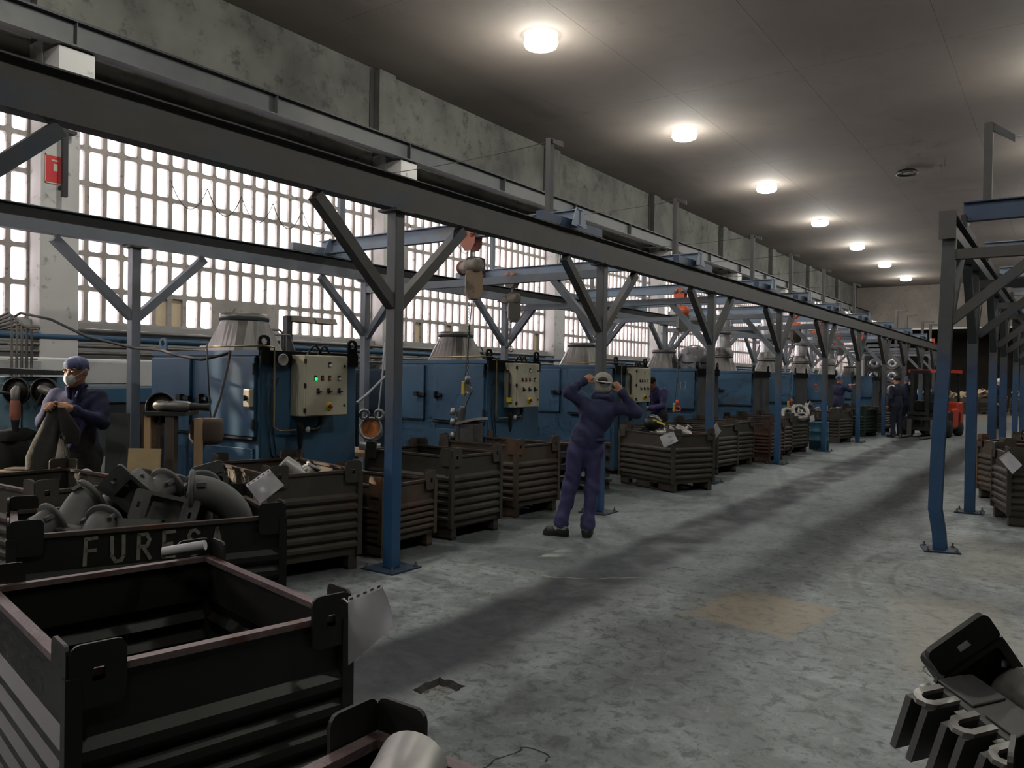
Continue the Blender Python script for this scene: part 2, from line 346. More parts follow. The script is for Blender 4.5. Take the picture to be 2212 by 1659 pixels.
def floor_mat():
    t = NT('concrete_floor'); v = t.coord(world=True); L = t.math
    s = t.new('ShaderNodeSeparateXYZ'); t.l.new(v, s.inputs[0]); X, Y = s.outputs[0], s.outputs[1]
    n0 = t.noise(v, .55, 2, .6); n1 = t.noise(v, 2.6, 5, .65, .4); n2 = t.noise(v, 11, 4, .72, .6); n3 = t.noise(v, 38, 3, .75)
    c = t.mix(t.ramp(n1, .32, .68), (.19,.198,.193), (.35,.366,.355))
    c = t.mix(t.ramp(n0, .42, .62, 0, .55), c, (.25,.255,.25))
    c = t.mix(t.ramp(n2, .48, .66, 0, .85), c, (.13,.134,.13)); c = t.mix(t.ramp(n3, .56, .72, 0, .7), c, (.10,.10,.098))
    c = t.mix(t.ramp(n2, .28, .44, .55, 0), c, (.42,.435,.425))
    # scratches: stretched noise in two directions
    for ang, st in ((.5, .5), (-.25, .45)):
        mp = t.new('ShaderNodeMapping'); mp.inputs['Rotation'].default_value = (0,0,ang); mp.inputs['Scale'].default_value = (2.2, 30, 1); t.l.new(v, mp.inputs[0])
        c = t.mix(t.ramp(t.noise(mp.outputs[0], 1.6, 2, .7), .66, .74, 0, st), c, (.42,.435,.425))
    # fine cracks
    vo = t.new('ShaderNodeTexVoronoi', feature='DISTANCE_TO_EDGE'); vo.inputs['Scale'].default_value = 2.3
    vd = t.new('ShaderNodeVectorMath', operation='ADD'); t.l.new(v, vd.inputs[0])
    nc = t.new('ShaderNodeTexNoise'); nc.inputs['Scale'].default_value = 5; nc.inputs['Detail'].default_value = 2; t.l.new(v, nc.inputs[0])
    sc = t.new('ShaderNodeVectorMath', operation='SCALE'); t.l.new(nc.outputs['Color'], sc.inputs[0]); sc.inputs['Scale'].default_value = .5; t.l.new(sc.outputs[0], vd.inputs[1]); t.l.new(vd.outputs[0], vo.inputs[0])
    crk = L('MULTIPLY', t.ramp(vo.outputs['Distance'], .0, .012, 1, 0), t.ramp(n0, .45, .62))
    c = t.mix(L('MULTIPLY', crk, .75), c, (.035,.035,.034))
    # rubber-dust lane left by the trucks, part shadow painted in: centre line x = f(y)
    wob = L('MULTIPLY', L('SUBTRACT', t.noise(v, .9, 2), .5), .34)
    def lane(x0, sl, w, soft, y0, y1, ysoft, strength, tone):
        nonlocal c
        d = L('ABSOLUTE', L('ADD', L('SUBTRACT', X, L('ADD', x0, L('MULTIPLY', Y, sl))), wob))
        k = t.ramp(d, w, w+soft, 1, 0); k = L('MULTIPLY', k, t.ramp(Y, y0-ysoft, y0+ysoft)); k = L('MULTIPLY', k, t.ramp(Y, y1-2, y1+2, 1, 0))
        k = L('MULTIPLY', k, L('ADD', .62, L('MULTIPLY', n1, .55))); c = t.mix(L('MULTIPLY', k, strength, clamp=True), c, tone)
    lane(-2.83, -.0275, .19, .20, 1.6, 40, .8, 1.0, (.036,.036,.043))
    lane(-2.45, -.05, .05, .30, 3.0, 9, 1.0, .30, (.10,.10,.105))
    lane(-1.42, -.02, .12, .45, 7.5, 18, 1.0, .22, (.06,.06,.062))  # faint darker band beside the right-hand posts
    lane(-3.55, -.02, .25, .55, 5.35, 5.9, .12, .75, (.055,.06,.066))  # dark band just beyond the slab joint
    # tyre arcs turning across the aisle
    for (cx, cy, r, w, st) in ((.9, 7.2, 2.05, .02, .5), (.9, 7.2, 2.32, .03, .35), (-.2, 9.6, 2.3, .05, .25), (-4.6, 1.4, 4.0, .10, .3), (-3.2, 7.7, 1.25, .10, .28)):
        dx = L('SUBTRACT', X, cx); dy = L('SUBTRACT', Y, cy); rr = L('SQRT', L('ADD', L('MULTIPLY', dx, dx), L('MULTIPLY', dy, dy)))
        k = t.ramp(L('ABSOLUTE', L('SUBTRACT', rr, r)), w*.4, w*1.8, 1, 0); k = L('MULTIPLY', k, t.ramp(n1, .35, .6)); c = t.mix(L('MULTIPLY', k, st), c, (.05,.052,.055))
    # darker ground between the crates and the machines
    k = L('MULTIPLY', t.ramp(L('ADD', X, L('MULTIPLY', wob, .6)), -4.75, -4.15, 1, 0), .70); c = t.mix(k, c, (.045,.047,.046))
    # ochre repair patch
    jit = L('MULTIPLY', L('SUBTRACT', t.noise(v, 9, 2), .5), .16)
    def patch(cx, cy, hx, hy, rot, tone, st, edge=.05):
        nonlocal c
        ca, sa = math.cos(rot), math.sin(rot); dx = L('SUBTRACT', X, cx); dy = L('SUBTRACT', Y, cy)
        u = L('ADD', L('MULTIPLY', dx, ca), L('MULTIPLY', dy, sa)); w = L('SUBTRACT', L('MULTIPLY', dy, ca), L('MULTIPLY', dx, sa))
        j = jit
        m = L('MAXIMUM', L('SUBTRACT', L('ABSOLUTE', u), hx), L('SUBTRACT', L('ABSOLUTE', w), hy)); m = L('ADD', m, j)
        k = t.ramp(m, -edge, edge, 1, 0); k = L('MULTIPLY', k, t.ramp(n2, .42, .66, 1, .45)); c = t.mix(L('MULTIPLY', k, st), c, tone)
    patch(-1.66, 5.32, .36, .42, -.12, (.36,.29,.205), .85, .03)
    patch(-.55, 5.6, .35, .9, .2, (.32,.28,.21), .6, .12)
    patch(-.3, 8.2, .6, .9, .1, (.35,.32,.255), .5, .25)
    patch(-1.55, 1.95, .30, .16, .5, (.28,.24,.20), .6, .05)
    # joint: the greener slab beyond it
    jn = L('ADD', L('SUBTRACT', Y, L('ADD', 5.28, L('MULTIPLY', L('ABSOLUTE', L('ADD', X, 3.6)), .12))), L('MULTIPLY', wob, .12))
    c = t.mix(L('MULTIPLY', t.ramp(jn, 0, .06), t.ramp(X, -2.4, -1.6, .38, 0)), c, (.12,.138,.14))
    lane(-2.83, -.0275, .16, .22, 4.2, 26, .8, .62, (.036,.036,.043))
    c = t.mix(1.0, c, (.94,1.0,1.04), 'MULTIPLY')
    c = t.mix(t.ramp(Y, 33, 44, 0, .7), c, (.20,.15,.10))
    t.set(t.b.inputs['Base Color'], c)
    t.set(t.b.inputs['Roughness'], t.ramp(n1, .3, .7, .50, .78)); t.b.inputs['Specular IOR Level'].default_value = .35
    
    return t.mat
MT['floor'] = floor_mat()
MT['pit_edge'] = pm('broken_slab_edge', (.05,.05,.047), .9, 0, .4, 40)
MT['joint_pale'] = pm('worn_joint', (.34,.34,.30), .9, 0, .3, 20, (.16,.165,.16), (.45,.6), 6)
MT['pit'] = pm('pit_bottom', (.26,.265,.25), .9, 0, .3, 14, (.09,.09,.085), (.45,.65), 18)
# ================================================================ the room
def struct(name, mb, m, parent=None): 
    o = mb.build(name, MT[m] if isinstance(m, str) else m, parent)
    if parent is None: tag(o, kind='structure')
    return o
HOLES = [(-2.55, 2.98, .085, .12)]
# floor with a broken-out hole (a shallow pit in the slab)
mb = MB()
corner = [at_h(890,1490,0), at_h(950,1464,0), at_h(1006,1482,0), at_h(945,1510,0)]
hx, hy = sum(p.x for p in corner)/4, sum(p.y for p in corner)/4
rp = random.Random(9); hole = []
for i in range(4):
    a_, b_ = corner[i], corner[(i+1) % 4]
    for k in range(6):
        q = a_.lerp(b_, k/6); j = 1+rp.uniform(-.09,.09)+(.10 if k in (2,3,4) else 0); hole.append((hx+(q.x-hx)*j, hy+(q.y-hy)*j))
if sum(hole[i][0]*hole[(i+1) % 24][1]-hole[(i+1) % 24][0]*hole[i][1] for i in range(24)) < 0: hole.reverse()
N = 24; R0 = .6; sq = []
for (x, y) in hole:
    dx, dy = x-hx, y-hy; k = R0/math.hypot(dx, dy); sq.append((hx+dx*k, hy+dy*k))
mb.add([(x, y, 0) for x, y in hole]+[(x, y, 0) for x, y in sq], [(i, N+i, N+(i+1) % N, (i+1) % N) for i in range(N)])
low = [(hx+(x-hx)*(.80+rp.uniform(-.06,.06)), hy+(y-hy)*(.80+rp.uniform(-.06,.06)), -.028) for x, y in hole]
mb.cm = 1; mb.add([(x, y, 0) for x, y in hole]+low, [(i, (i+1) % N, N+(i+1) % N, N+i) for i in range(N)])
mb.cm = 2; mb.add(low, [tuple(range(N))]); mb.cm = 0
XL, XRt, YB, YE = -11.4, XRIGHT, YBACK, 62.0
big = []
for (x, y) in sq: big.append((x, y))
# square collar around the round ring, then four big slabs
R1 = .9; sqr = []
for (x, y) in sq:
    dx, dy = x-hx, y-hy; k = R1/max(abs(dx), abs(dy)); sqr.append((hx+dx*k, hy+dy*k))
mb.add([(x, y, 0) for x, y in sq]+[(x, y, 0) for x, y in sqr], [(i, N+i, N+(i+1) % N, (i+1) % N) for i in range(N)])
for sx in (-1, 1):
    for sy in (-1, 1):
        c0 = (hx+R1*sx, hy+R1*sy); ea = [p for p in sqr if abs(p[0]-c0[0]) < 1e-6]; eb = [p for p in sqr if abs(p[1]-c0[1]) < 1e-6]
        pa = min(ea, key=lambda p: abs(p[1]-c0[1])); pb = min(eb, key=lambda p: abs(p[0]-c0[0])); mb.add([(*c0,0),(*pa,0),(*pb,0)], [(0,1,2)])
x0, x1, y0, y1 = hx-R1, hx+R1, hy-R1, hy+R1
for (a, b, c_, d) in ((XL, x0, YB, YE), (x1, XRt, YB, YE), (x0, x1, YB, y0), (x0, x1, y1, YE)):
    mb.add([(a,c_,0),(b,c_,0),(b,d,0),(a,d,0)], [(0,1,2,3)])
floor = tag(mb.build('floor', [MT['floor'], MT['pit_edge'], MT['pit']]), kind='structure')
# open cracks and a worn joint in the slab
def crack(pxs, w, m_, name='crack'):
    P = [at_h(px, py, .0008) for px, py in pxs]; rk = random.Random(len(pxs)); pts = []
    for a, b in zip(P, P[1:]):
        for k in range(4): q = a.lerp(b, k/4); pts.append(q+Vector((rk.uniform(-1,1), rk.uniform(-1,1), 0))*w*.6)
    pts.append(P[-1]); mb = MB(); vs = []
    for i, q in enumerate(pts):
        d = (pts[min(i+1, len(pts)-1)]-pts[max(i-1, 0)]).normalized(); n_ = Vector((-d.y, d.x, 0)); ww = w*rk.uniform(.4, 1.0); vs += [q+n_*ww/2, q-n_*ww/2]
    mb.add(vs, [(2*i, 2*i+1, 2*i+3, 2*i+2) for i in range(len(pts)-1)]); mb.build(name, MT[m_], floor)
crack([(1046,1659),(1075,1640),(1110,1628),(1130,1614),(1162,1619),(1186,1632),(1178,1646)], .012, 'pit_edge')
crack([(1440,1230),(1452,1225),(1470,1226),(1502,1234)], .012, 'pit_edge')
crack([(1996,1446),(2000,1436),(2016,1431),(2040,1437)], .010, 'pit_edge')
crack([(1995,1448),(2010,1460),(2035,1470)], .008, 'pit_edge')
crack([(965,1211),(1080,1230),(1200,1247),(1290,1250),(1400,1247)], .022, 'joint_pale', 'slab_joint')
# ceiling: panel strips with open joints, one slab behind them
mb = MB(); mb.box((-11.4, YBACK, CEIL+.04), (XRIGHT, YEND+.3, CEIL+.3)); ceiling = struct('ceiling', mb, 'ceil')
k = 0
for yy in np.arange(YBACK, YEND-.1, 5.98):
    for xx in (-11.3, -9.0, -6.6, -4.2, -1.8, .6, 3.0, 5.4, 7.8):
        m_ = MB(); m_.box((xx+.004, yy+.003, CEIL), ((min(xx+2.4, XRIGHT) if xx > -11 else -9.0), min(yy+5.98, YEND)-.003, CEIL+.05)); m_.build('panel', MT['ceil'], ceiling)
# left wall: lintel wall above the windows, parapet below, pillars
mb = MB(); mb.box((XW-.30, YBACK, 4.93), (XW+.02, YEND, CEIL)); mb.box((XW-.3, YBACK, 0), (XW+.03, YEND, 2.14))
wall_left = struct('wall_left', mb, 'wall_up')
mb = MB(); mb.box((XW-.02, YBACK, .02), (XW+.06, YEND, 2.10)); mb.build('parapet', MT['wall_low'], wall_left)
mb = MB(); mb.box((XW-.06, YBACK, 2.10), (XW+.14, YEND, 2.17)); mb.build('sill', MT['wall_low'], wall_left)
for k in range(-2, 9):
    y = PIL0+BAY*k
    mb = MB(); mb.box((XW-.25, y, 0), (XP, y+PILW, CEIL-.12 if False else 5.62)); bev(mb.build('pillar', MT['pillar'], wall_left), .015)
    mb = MB(); mb.prism([(0,0),(.0,-.40),(.42,-.36),(.42,0)], (XP-.04, y+.02, 5.46), (1,0,0), (0,0,1), (0,1,0), PILW-.04); mb.build('corbel', MT['pillar'], wall_left)
    mb = MB(); mb.box((XW, y+.02, 5.62), (XW+.16, y+PILW-.02, CEIL-.02)); mb.build('upper_pilaster', MT['wall_up'], wall_left)
# joints in the upper wall (dark expansion gaps as recessed strips standing beside the pilasters)
for k in range(-1, 8):
    y = PIL0+BAY*k-.10; mb = MB(); mb.box((XW+.02, y, 5.75), (XW+.035, y+.10, CEIL-.02)); mb.build('joint_strip', MT['dark_steel'], wall_left)
# runway girder along the wall
root = thing('runway_girder', 'long grey crane girder resting on the concrete corbels above the windows', 'girder', (0,0,0))
gx = -10.05
mb = MB(); mb.box((gx-.012, YBACK+.2, 5.50), (gx+.012, YEND-.1, 5.78)); mb.build('web', MT['runway'], root)
mb = MB(); mb.box((gx-.10, YBACK+.2, 5.78), (gx+.10, YEND-.1, 5.80)); mb.build('top_flange', MT['dark_steel'], root)
mb = MB(); mb.box((gx-.10, YBACK+.2, 5.48), (gx+.10, YEND-.1, 5.50)); mb.build('bottom_flange', MT['runway'], root)
mb = MB(); mb.box((gx-.025, YBACK+.2, 5.80), (gx+.025, YEND-.1, 5.84)); mb.build('rail', MT['dark_steel'], root)
for k in range(-1, 16):
    y = PIL0+.2+BAY*.5*k; mb = MB(); mb.box((gx+.012, y, 5.50), (gx+.09, y+.012, 5.78)); mb.build('stiffener', MT['runway'], root)
# dark strips standing in for the shade below the girder between pillars
for k in range(-1, 8):
    ya, yb = PIL0+BAY*k+PILW, PIL0+BAY*(k+1)
    mb = MB(); mb.box((XW+.10, ya+.02, 4.86), (XW+.14, yb-.02, 5.36)); mb.build('shade_strip', MT['dark_steel'], wall_left)
# windows: concrete lattice with rounded openings, a pane in every opening
WC, WR, WP, RP, WZ0 = 23, 6, .2395, .463, 2.17
HW, HH = WP-.060, RP-.062
hole_pts = rrect(HW, HH, .03, 3)
pane_me = MB().prism(rrect(HW+.02, HH+.02, .035, 3), (0,0,0), (0,1,0), (0,0,1), (-1,0,0), .006).mesh('pane', MT['pane'])
pane_warm_me = MB().prism(rrect(HW+.02, HH+.02, .035, 3), (0,0,0), (0,1,0), (0,0,1), (-1,0,0), .006).mesh('pane_grimy', MT['pane_warm'])
def lattice_cell(mb, cy, cz, xf, xb):
    n = len(hole_pts); out = []
    for (a, b) in hole_pts:
        k = min((WP/2)/abs(a) if abs(a) > 1e-6 else 9, (RP/2)/abs(b) if abs(b) > 1e-6 else 9)
        out.append((a, b))
    # outer loop: corner-snapped rectangle with one vertex per hole vertex
    q = []
    for i, (a, b) in enumerate(hole_pts):
        s_ = i//3; j = i % 3; sx, sy = ((1,1),(-1,1),(-1,-1),(1,-1))[s_]
        if j == 1: q.append((sx*WP/2, sy*RP/2))
        elif (j == 0 and s_ in (0, 2)) or (j == 2 and s_ in (1, 3)): q.append((sx*WP/2, b))
        else: q.append((a, sy*RP/2))
    vs = [(xf, cy+a, cz+b) for a, b in q]+[(xf, cy+a, cz+b) for a, b in hole_pts]+[(xb, cy+a*1.0, cz+b*1.0) for a, b in hole_pts]+[(xb, cy+a, cz+b) for a, b in q]
    fs = []
    for i in range(n):
        j = (i+1) % n
        fs += [(i, j, n+j, n+i), (n+i, n+j, 2*n+j, 2*n+i), (2*n+i, 2*n+j, 3*n+j, 3*n+i)]
    mb.add(vs, fs)
rw = random.Random(3)
for k in range(-2, 8):
    ya = PIL0+BAY*k+PILW; y0 = ya+.0; 
    mb = MB(); skip = set()
    if k == -1: opened = {(c_, r_) for c_ in range(1, 5) for r_ in range(2, 5)}
    else: opened = set()
    if k == 0: skip = {(9, 0), (10, 0), (11, 0), (12, 0), (13, 0)}
    if k == 1: skip = {(0, 2), (1, 2), (0, 3), (1, 3), (9, 0), (10, 0)}
    for c_ in range(WC):
        for r_ in range(WR):
            cy, cz = y0+WP*(c_+.5), WZ0+RP*(r_+.5)
            if (c_, r_) in opened: continue      # unseen opening added to let the sun shaft in
            if (c_, r_) in skip: mb.box((XW-.05, cy-WP/2, cz-RP/2), (XW+.05, cy+WP/2, cz+RP/2))
            else: lattice_cell(mb, cy, cz, XW+.05, XW-.05)
    w = struct('window_%d' % (k+3), mb, 'lattice')
    pst = MB()
    for c_ in range(WC):
        for r_ in range(WR):
            if (c_, r_) in skip or (c_, r_) in opened: continue
            cy, cz = y0+WP*(c_+.5), WZ0+RP*(r_+.5)
            single = (k in (0, 1, 2)) or (k == -1 and c_ >= 20)
            if single: link('pane', pane_warm_me if (r_ == 0 and k in (0, 1, 2) and rw.random() < .10) else pane_me, w, (XW, cy, cz))
            else: pst.prism(rrect(HW+.02, HH+.02, .035, 2), (XW, cy, cz), (0,1,0), (0,0,1), (-1,0,0), .006)
    if pst.v: tag(pst.build('panes', MT['pane'], w), kind='stuff')
    pl = bpy.data.lights.new('window_portal', 'AREA'); pl.shape = 'RECTANGLE'; pl.size = WR*RP; pl.size_y = WC*WP; pl.cycles.is_portal = True
    po = bpy.data.objects.new('window_portal', pl); COL.objects.link(po); po.location = (XW-.12, y0+WC*WP/2, WZ0+WR*RP/2)
    po.rotation_euler = (0, -PI/2, 0)
# other walls
mb = MB(); mb.box((XRIGHT, YBACK, 0), (XRIGHT+.3, YEND+.3, CEIL+.1)); struct('wall_right', mb, 'wall_up')
mb = MB(); mb.box((-11.4, YBACK-.3, 0), (XRIGHT+.3, YBACK, CEIL+.1)); struct('wall_back', mb, 'wall_up')
mb = MB(); mb.box((-11.05, YEND, 4.72), (XRIGHT, YEND+.3, CEIL+.1)); wall_end = struct('wall_end', mb, 'wall_end')
mb = MB(); mb.box((-11.05, YEND-.06, 4.64), (XRIGHT, YEND+.02, 4.74)); mb.build('ledge', MT['wall_low'], wall_end)
mb = MB(); mb.box((-11.4, 60.0, 0), (XRIGHT, 60.3, 5.0)); struct('wall_annex', mb, 'brown_dark')
mb = MB(); mb.box((-11.4, YEND+.3, 4.72), (XRIGHT, 60.3, 5.0)); struct('ceiling_annex', mb, 'brown_dark')
mb = MB(); mb.box((-11.4, YEND, 0), (-11.05, 60.3, 5.0)); struct('wall_annex_left', mb, 'brown_dark')
mb = MB(); mb.box((XRIGHT, YEND, 0), (XRIGHT+.3, 60.3, 5.0)); struct('wall_annex_right', mb, 'brown_dark')

# unseen slab added outside: blocks the sun at these windows except through one gap
mb = MB()
for (a, b) in ((-24, -8.4), (-6.0, 52)): mb.box((-20.6, a, 0), (-20, b, .02)); mb.box((-20.6, a, 7.75), (-20, b, 12.6))
for y in (-23.5, -8.7, -5.9, 10, 25, 40, 51.5): mb.box((-20.5, y, 12.5), (-20.1, y+.3, 12.9))
struct('sun_blocker', mb, 'wall_up')
# ---------------------------------------------------------------- ceiling lamps
t = NT('lamp_lens'); t.b.inputs['Base Color'].default_value = (1,1,.96,1); t.b.inputs['Emission Color'].default_value = (1,.985,.93,1); t.b.inputs['Emission Strength'].default_value = 14; MT['lens'] = t.mat
MT['lens_off'] = pm('lamp_lens_off', (.55,.52,.47), .2, .6, .2, 9)
def lamp(loc, label, on=True, group='ceiling lamps'):
    root = thing('ceiling_lamp', label, 'lamp', loc, 0, group)
    mb = MB(); mb.lathe([(.05,.0),(.20,-.01),(.265,-.06),(.27,-.13),(.245,-.13),(.235,-.07),(.0,-.05)], (0,0,-.06), n=28); mb.build('housing', MT['white' if on else 'black'], root)
    mb = MB(); mb.lathe([(0,.0),(.16,-.0),(.235,-.01),(.238,-.02),(.16,-.03),(0,-.035)] if not on else [(.25,.065),(.28,.06),(.285,-.02),(.26,-.06),(.18,-.09),(0,-.10)], (0,0,-.13), n=28); mb.build('lens', MT['lens' if on else 'lens_off'], root)
    mb = MB(); mb.tube([(0,0,.0),(0,0,-.07)], .018, 8); mb.build('hanger', MT['black'], root)
    if on:
        l = bpy.data.lights.new('lamp_light', 'POINT'); l.energy = LAMP_W; l.color = (1,.975,.90); l.shadow_soft_size = .12
        lo = bpy.data.objects.new('lamp_light', l); COL.objects.link(lo); lo.parent = root; lo.location = (0,0,-.80)
    return root
ords = ['nearest', 'second', 'third', 'fourth', 'fifth', 'sixth', 'farthest']
for i in range(7): lamp((-7.32, 11.14+6.05*i, CEIL), 'glowing round ceiling lamp, %s in the left-hand row' % ('%s one' % ords[i]))
for i in range(-2, 7): lamp((.15, 11.0+6.05*i, CEIL), 'glowing ceiling lamp above the camera aisle, number %s counted from the back wall' % ['one','two','three','four','five','six','seven','eight','nine'][i+2], group='ceiling lamps over the aisle')
for i in range(-3, 0): lamp((-7.32, 11.14+6.05*i, CEIL), 'glowing ceiling lamp of the left row behind the viewer, %s' % ['nearest the back wall', 'middle one', 'nearest the viewer'][i+3], group='lamps behind the viewer')
lamp((-3.62, 23.31, CEIL), 'switched-off black ceiling lamp hanging alone right of the lit row', on=False)
# ================================================================ crane gantries
ROWN = {'front': 'aisle-side', 'back': 'window-side'}
ORD = ['first', 'second', 'third', 'fourth', 'fifth', 'sixth', 'seventh', 'eighth', 'ninth', 'tenth', 'eleventh', 'twelfth']
def bolts(mb, cx, cy, sx, sy, z=.012):
    for a in (-1, 1):
        for b in (-1, 1):
            mb.lathe([(.016,0),(.016,.014),(.009,.014),(.009,.035),(0,.036)], (cx+a*sx, cy+b*sy, z), n=6, smooth=False)
def make_post(pm_, sec=.10, ztop=2.88, jz=2.10, reach=.86, braces=(1,-1), axis='y', plate=.17):
    root = thing('gantry_post', 'x', 'post')
    mb = MB(); mb.box((-sec/2,-sec/2,.012),(sec/2,sec/2,ztop)); bev(mb.build('post', pm_, root), .006)
    for s_ in braces:
        d = Vector((0,s_,0)) if axis == 'y' else Vector((s_,0,0))
        mb = MB(); mb.bar(d*(sec*.3)+Vector((0,0,jz)), d*(reach-.03)+Vector((0,0,ztop-.035)), .085, .085, up=(1,0,0) if axis == 'y' else (0,1,0)); mb.build('brace', MT['beam'] if pm_ == MT['post'] else pm_, root)
    mb = MB(); mb.box((-plate,-plate,0),(plate,plate,.012)); mb.build('base_plate', MT['machine_dk'], root)
    for a in (-1,1):
        for b in (-1,1):
            mb = MB(); mb.lathe([(.018,0),(.018,.014),(.009,.014),(.009,.04),(0,.041)], (a*plate*.8,b*plate*.8,.012), n=6, smooth=False); mb.build('anchor_bolt', MT['steel'], root)
    mb = MB(); mb.cbox((0,0,ztop-.01), (sec+.10, sec+.10, .02)); mb.build('cap_plate', MT['beam'], root)
    return root
post0 = make_post(MT['post'], ztop=2.855)
NPOST = 11
for i in range(-1, NPOST):
    o = post0 if i == -1 else copy_tree(post0)
    o.location = (XF, Y0+DP*i, 0)
    lab = ['blue gantry post with twin braces at the far left, beside the nearest crates',
           'nearest blue gantry post with spread braces, in front of the rusty crates',
           'blue gantry post directly behind the worker adjusting his headgear'][i+1] if i < 2 else 'blue aisle-side gantry post with two braces, %s beyond the standing worker' % ORD[i-2]
    tag(o, lab, 'post', 'aisle-side gantry posts')
bpost0 = make_post(MT['backsteel'], .10, 2.88, 2.12, .86)
for i in range(-1, NPOST):
    o = bpost0 if i == -1 else copy_tree(bpost0)
    o.location = (XB, Y0+DP*i, 0)
    tag(o, ['window-side gantry post just left of the frame, before the window pillar', 'window-side blue gantry post left of the nearest blue machine', 'window-side blue gantry post right of the nearest control panel'][i+1] if i < 2 else 'window-side gantry post with two braces, %s beyond the nearest machines' % ORD[i-2], 'post', 'window-side gantry posts')
def rail_beam(name, x, y0, y1, label, m_tube, m_i):
    root = thing(name, label, 'beam', (x, y0, 2.88)); L_ = y1-y0
    mb = MB(); mb.box((-.06,0,-.025 if x == XF else 0),(.06,L_,.12)); mb.build('lower_tube', m_tube, root)
    mb = MB(); mb.box((-.006,0,.13),(.006,L_,.24)); mb.build('web', m_i, root)
    mb = MB(); mb.box((-.05,0,.12),(.05,L_,.13)); mb.build('bottom_flange', m_i, root)
    mb = MB(); mb.box((-.05,0,.24),(.05,L_,.25)); mb.build('top_flange', m_tube, root)
    return root
rail_beam('crane_rail_beam', XF, -3, 37.5, 'long dark crane rail beam on the aisle-side posts, running into the distance', MT['beam'], MT['beam'])
rail_beam('crane_rail_beam', XB, -3, 37.5, 'long crane rail beam on the window-side posts, crossing in front of the windows', MT['backsteel'], MT['dark_steel'])
# cross ties between the two rows
for i in range(1, NPOST):
    y = Y0+DP*i; root = thing('cross_tie', 'horizontal steel cross tie with knee brace joining gantry posts, %s from the camera' % ORD[i-1], 'beam', (0, y, 2.70), 0, 'gantry cross ties')
    mb = MB(); mb.box((XB+.05,-.045,0),(XF-.05,.045,.09)); mb.build('tie_bar', MT['backsteel'], root)
    mb = MB(); mb.bar((XF-.04,0,-.66),(XF-.66,0,.02),.08,.08,up=(0,1,0)); mb.build('knee_brace', MT['backsteel'], root)
    mb = MB(); mb.bar((XB+.04,0,-.62),(XB+.60,0,.02),.08,.08,up=(0,1,0)); mb.build('knee_brace', MT['backsteel'], root)
# crane bridges
BR = [7.35, 10.75, 14.15, 16.55, 19.2, 22.4, 25.8, 29.2, 32.6]
def ibeam(mb, x0, x1, z0, z1, w=.10, tf=.012, tw=.008):
    mb.box((x0,-w/2,z0),(x1,w/2,z0+tf)); mb.box((x0,-w/2,z1-tf),(x1,w/2,z1)); mb.box((x0,-tw/2,z0+tf),(x1,tw/2,z1-tf))
def bridge(y, n, dirn=0):
    root = thing('crane_bridge', 'light blue crane bridge girder spanning both rails, %s from the camera' % ORD[n], 'crane', (0, y, 3.13), 0, 'crane bridges')
    mb = MB(); ibeam(mb, XB-.12, XF+.12, .03, .21); mb.build('girder', MT['bridge'], root)
    for x in (XB, XF):
        mb = MB(); mb.box((x-.045,-.62,.005),(x+.045,.62,.10)); mb.build('end_carriage', MT['bridge_dk' if x == XF else 'bridge'], root)
        mb = MB(); mb.prism([(-.16,0),(.16,0),(.07,.20),(-.07,.20)], (x+.10,0,.02), (0,1,0), (0,0,1), (1,0,0), .012); mb.build('gusset', MT['bridge'], root)
        for s_ in (-.5, .5):
            mb = MB(); mb.lathe([(.035,-.03),(.045,-.03),(.045,.03),(.035,.03)], (x, s_, .045), (1,0,0), 12); mb.build('wheel', MT['dark_steel'], root)
    if n >= 6: return root
    x = XF-.28
    mb = MB(); mb.box((x-.03,-.04,.20),(x+.03,.04,1.02)); mb.build('cable_mast', MT['beam'], root)
    mb = MB(); mb.prism([(0,0),(.16,-.08),(.16,-.02),(0,.03)], (x,-.02,.99), (1,0,0), (0,0,1), (0,1,0), .04); mb.build('mast_arm', MT['beam'], root)
    x = XB+.25
    mb = MB(); mb.box((x-.03,-.04,.20),(x+.03,.04,1.02)); mb.build('cable_mast', MT['backsteel'], root)
    mb = MB(); mb.box((x,-.03,.97),(x+.42,.03,1.02)); mb.build('mast_arm', MT['dark_steel'], root)
    mb = MB(); mb.tube(sag((XB+.6,0,.99),(XF-.28,0,.99),.04,10), .005, 5); mb.build('festoon_wire', MT['cable'], root)
    return root
for n, y in enumerate(BR): bridge(y, n)

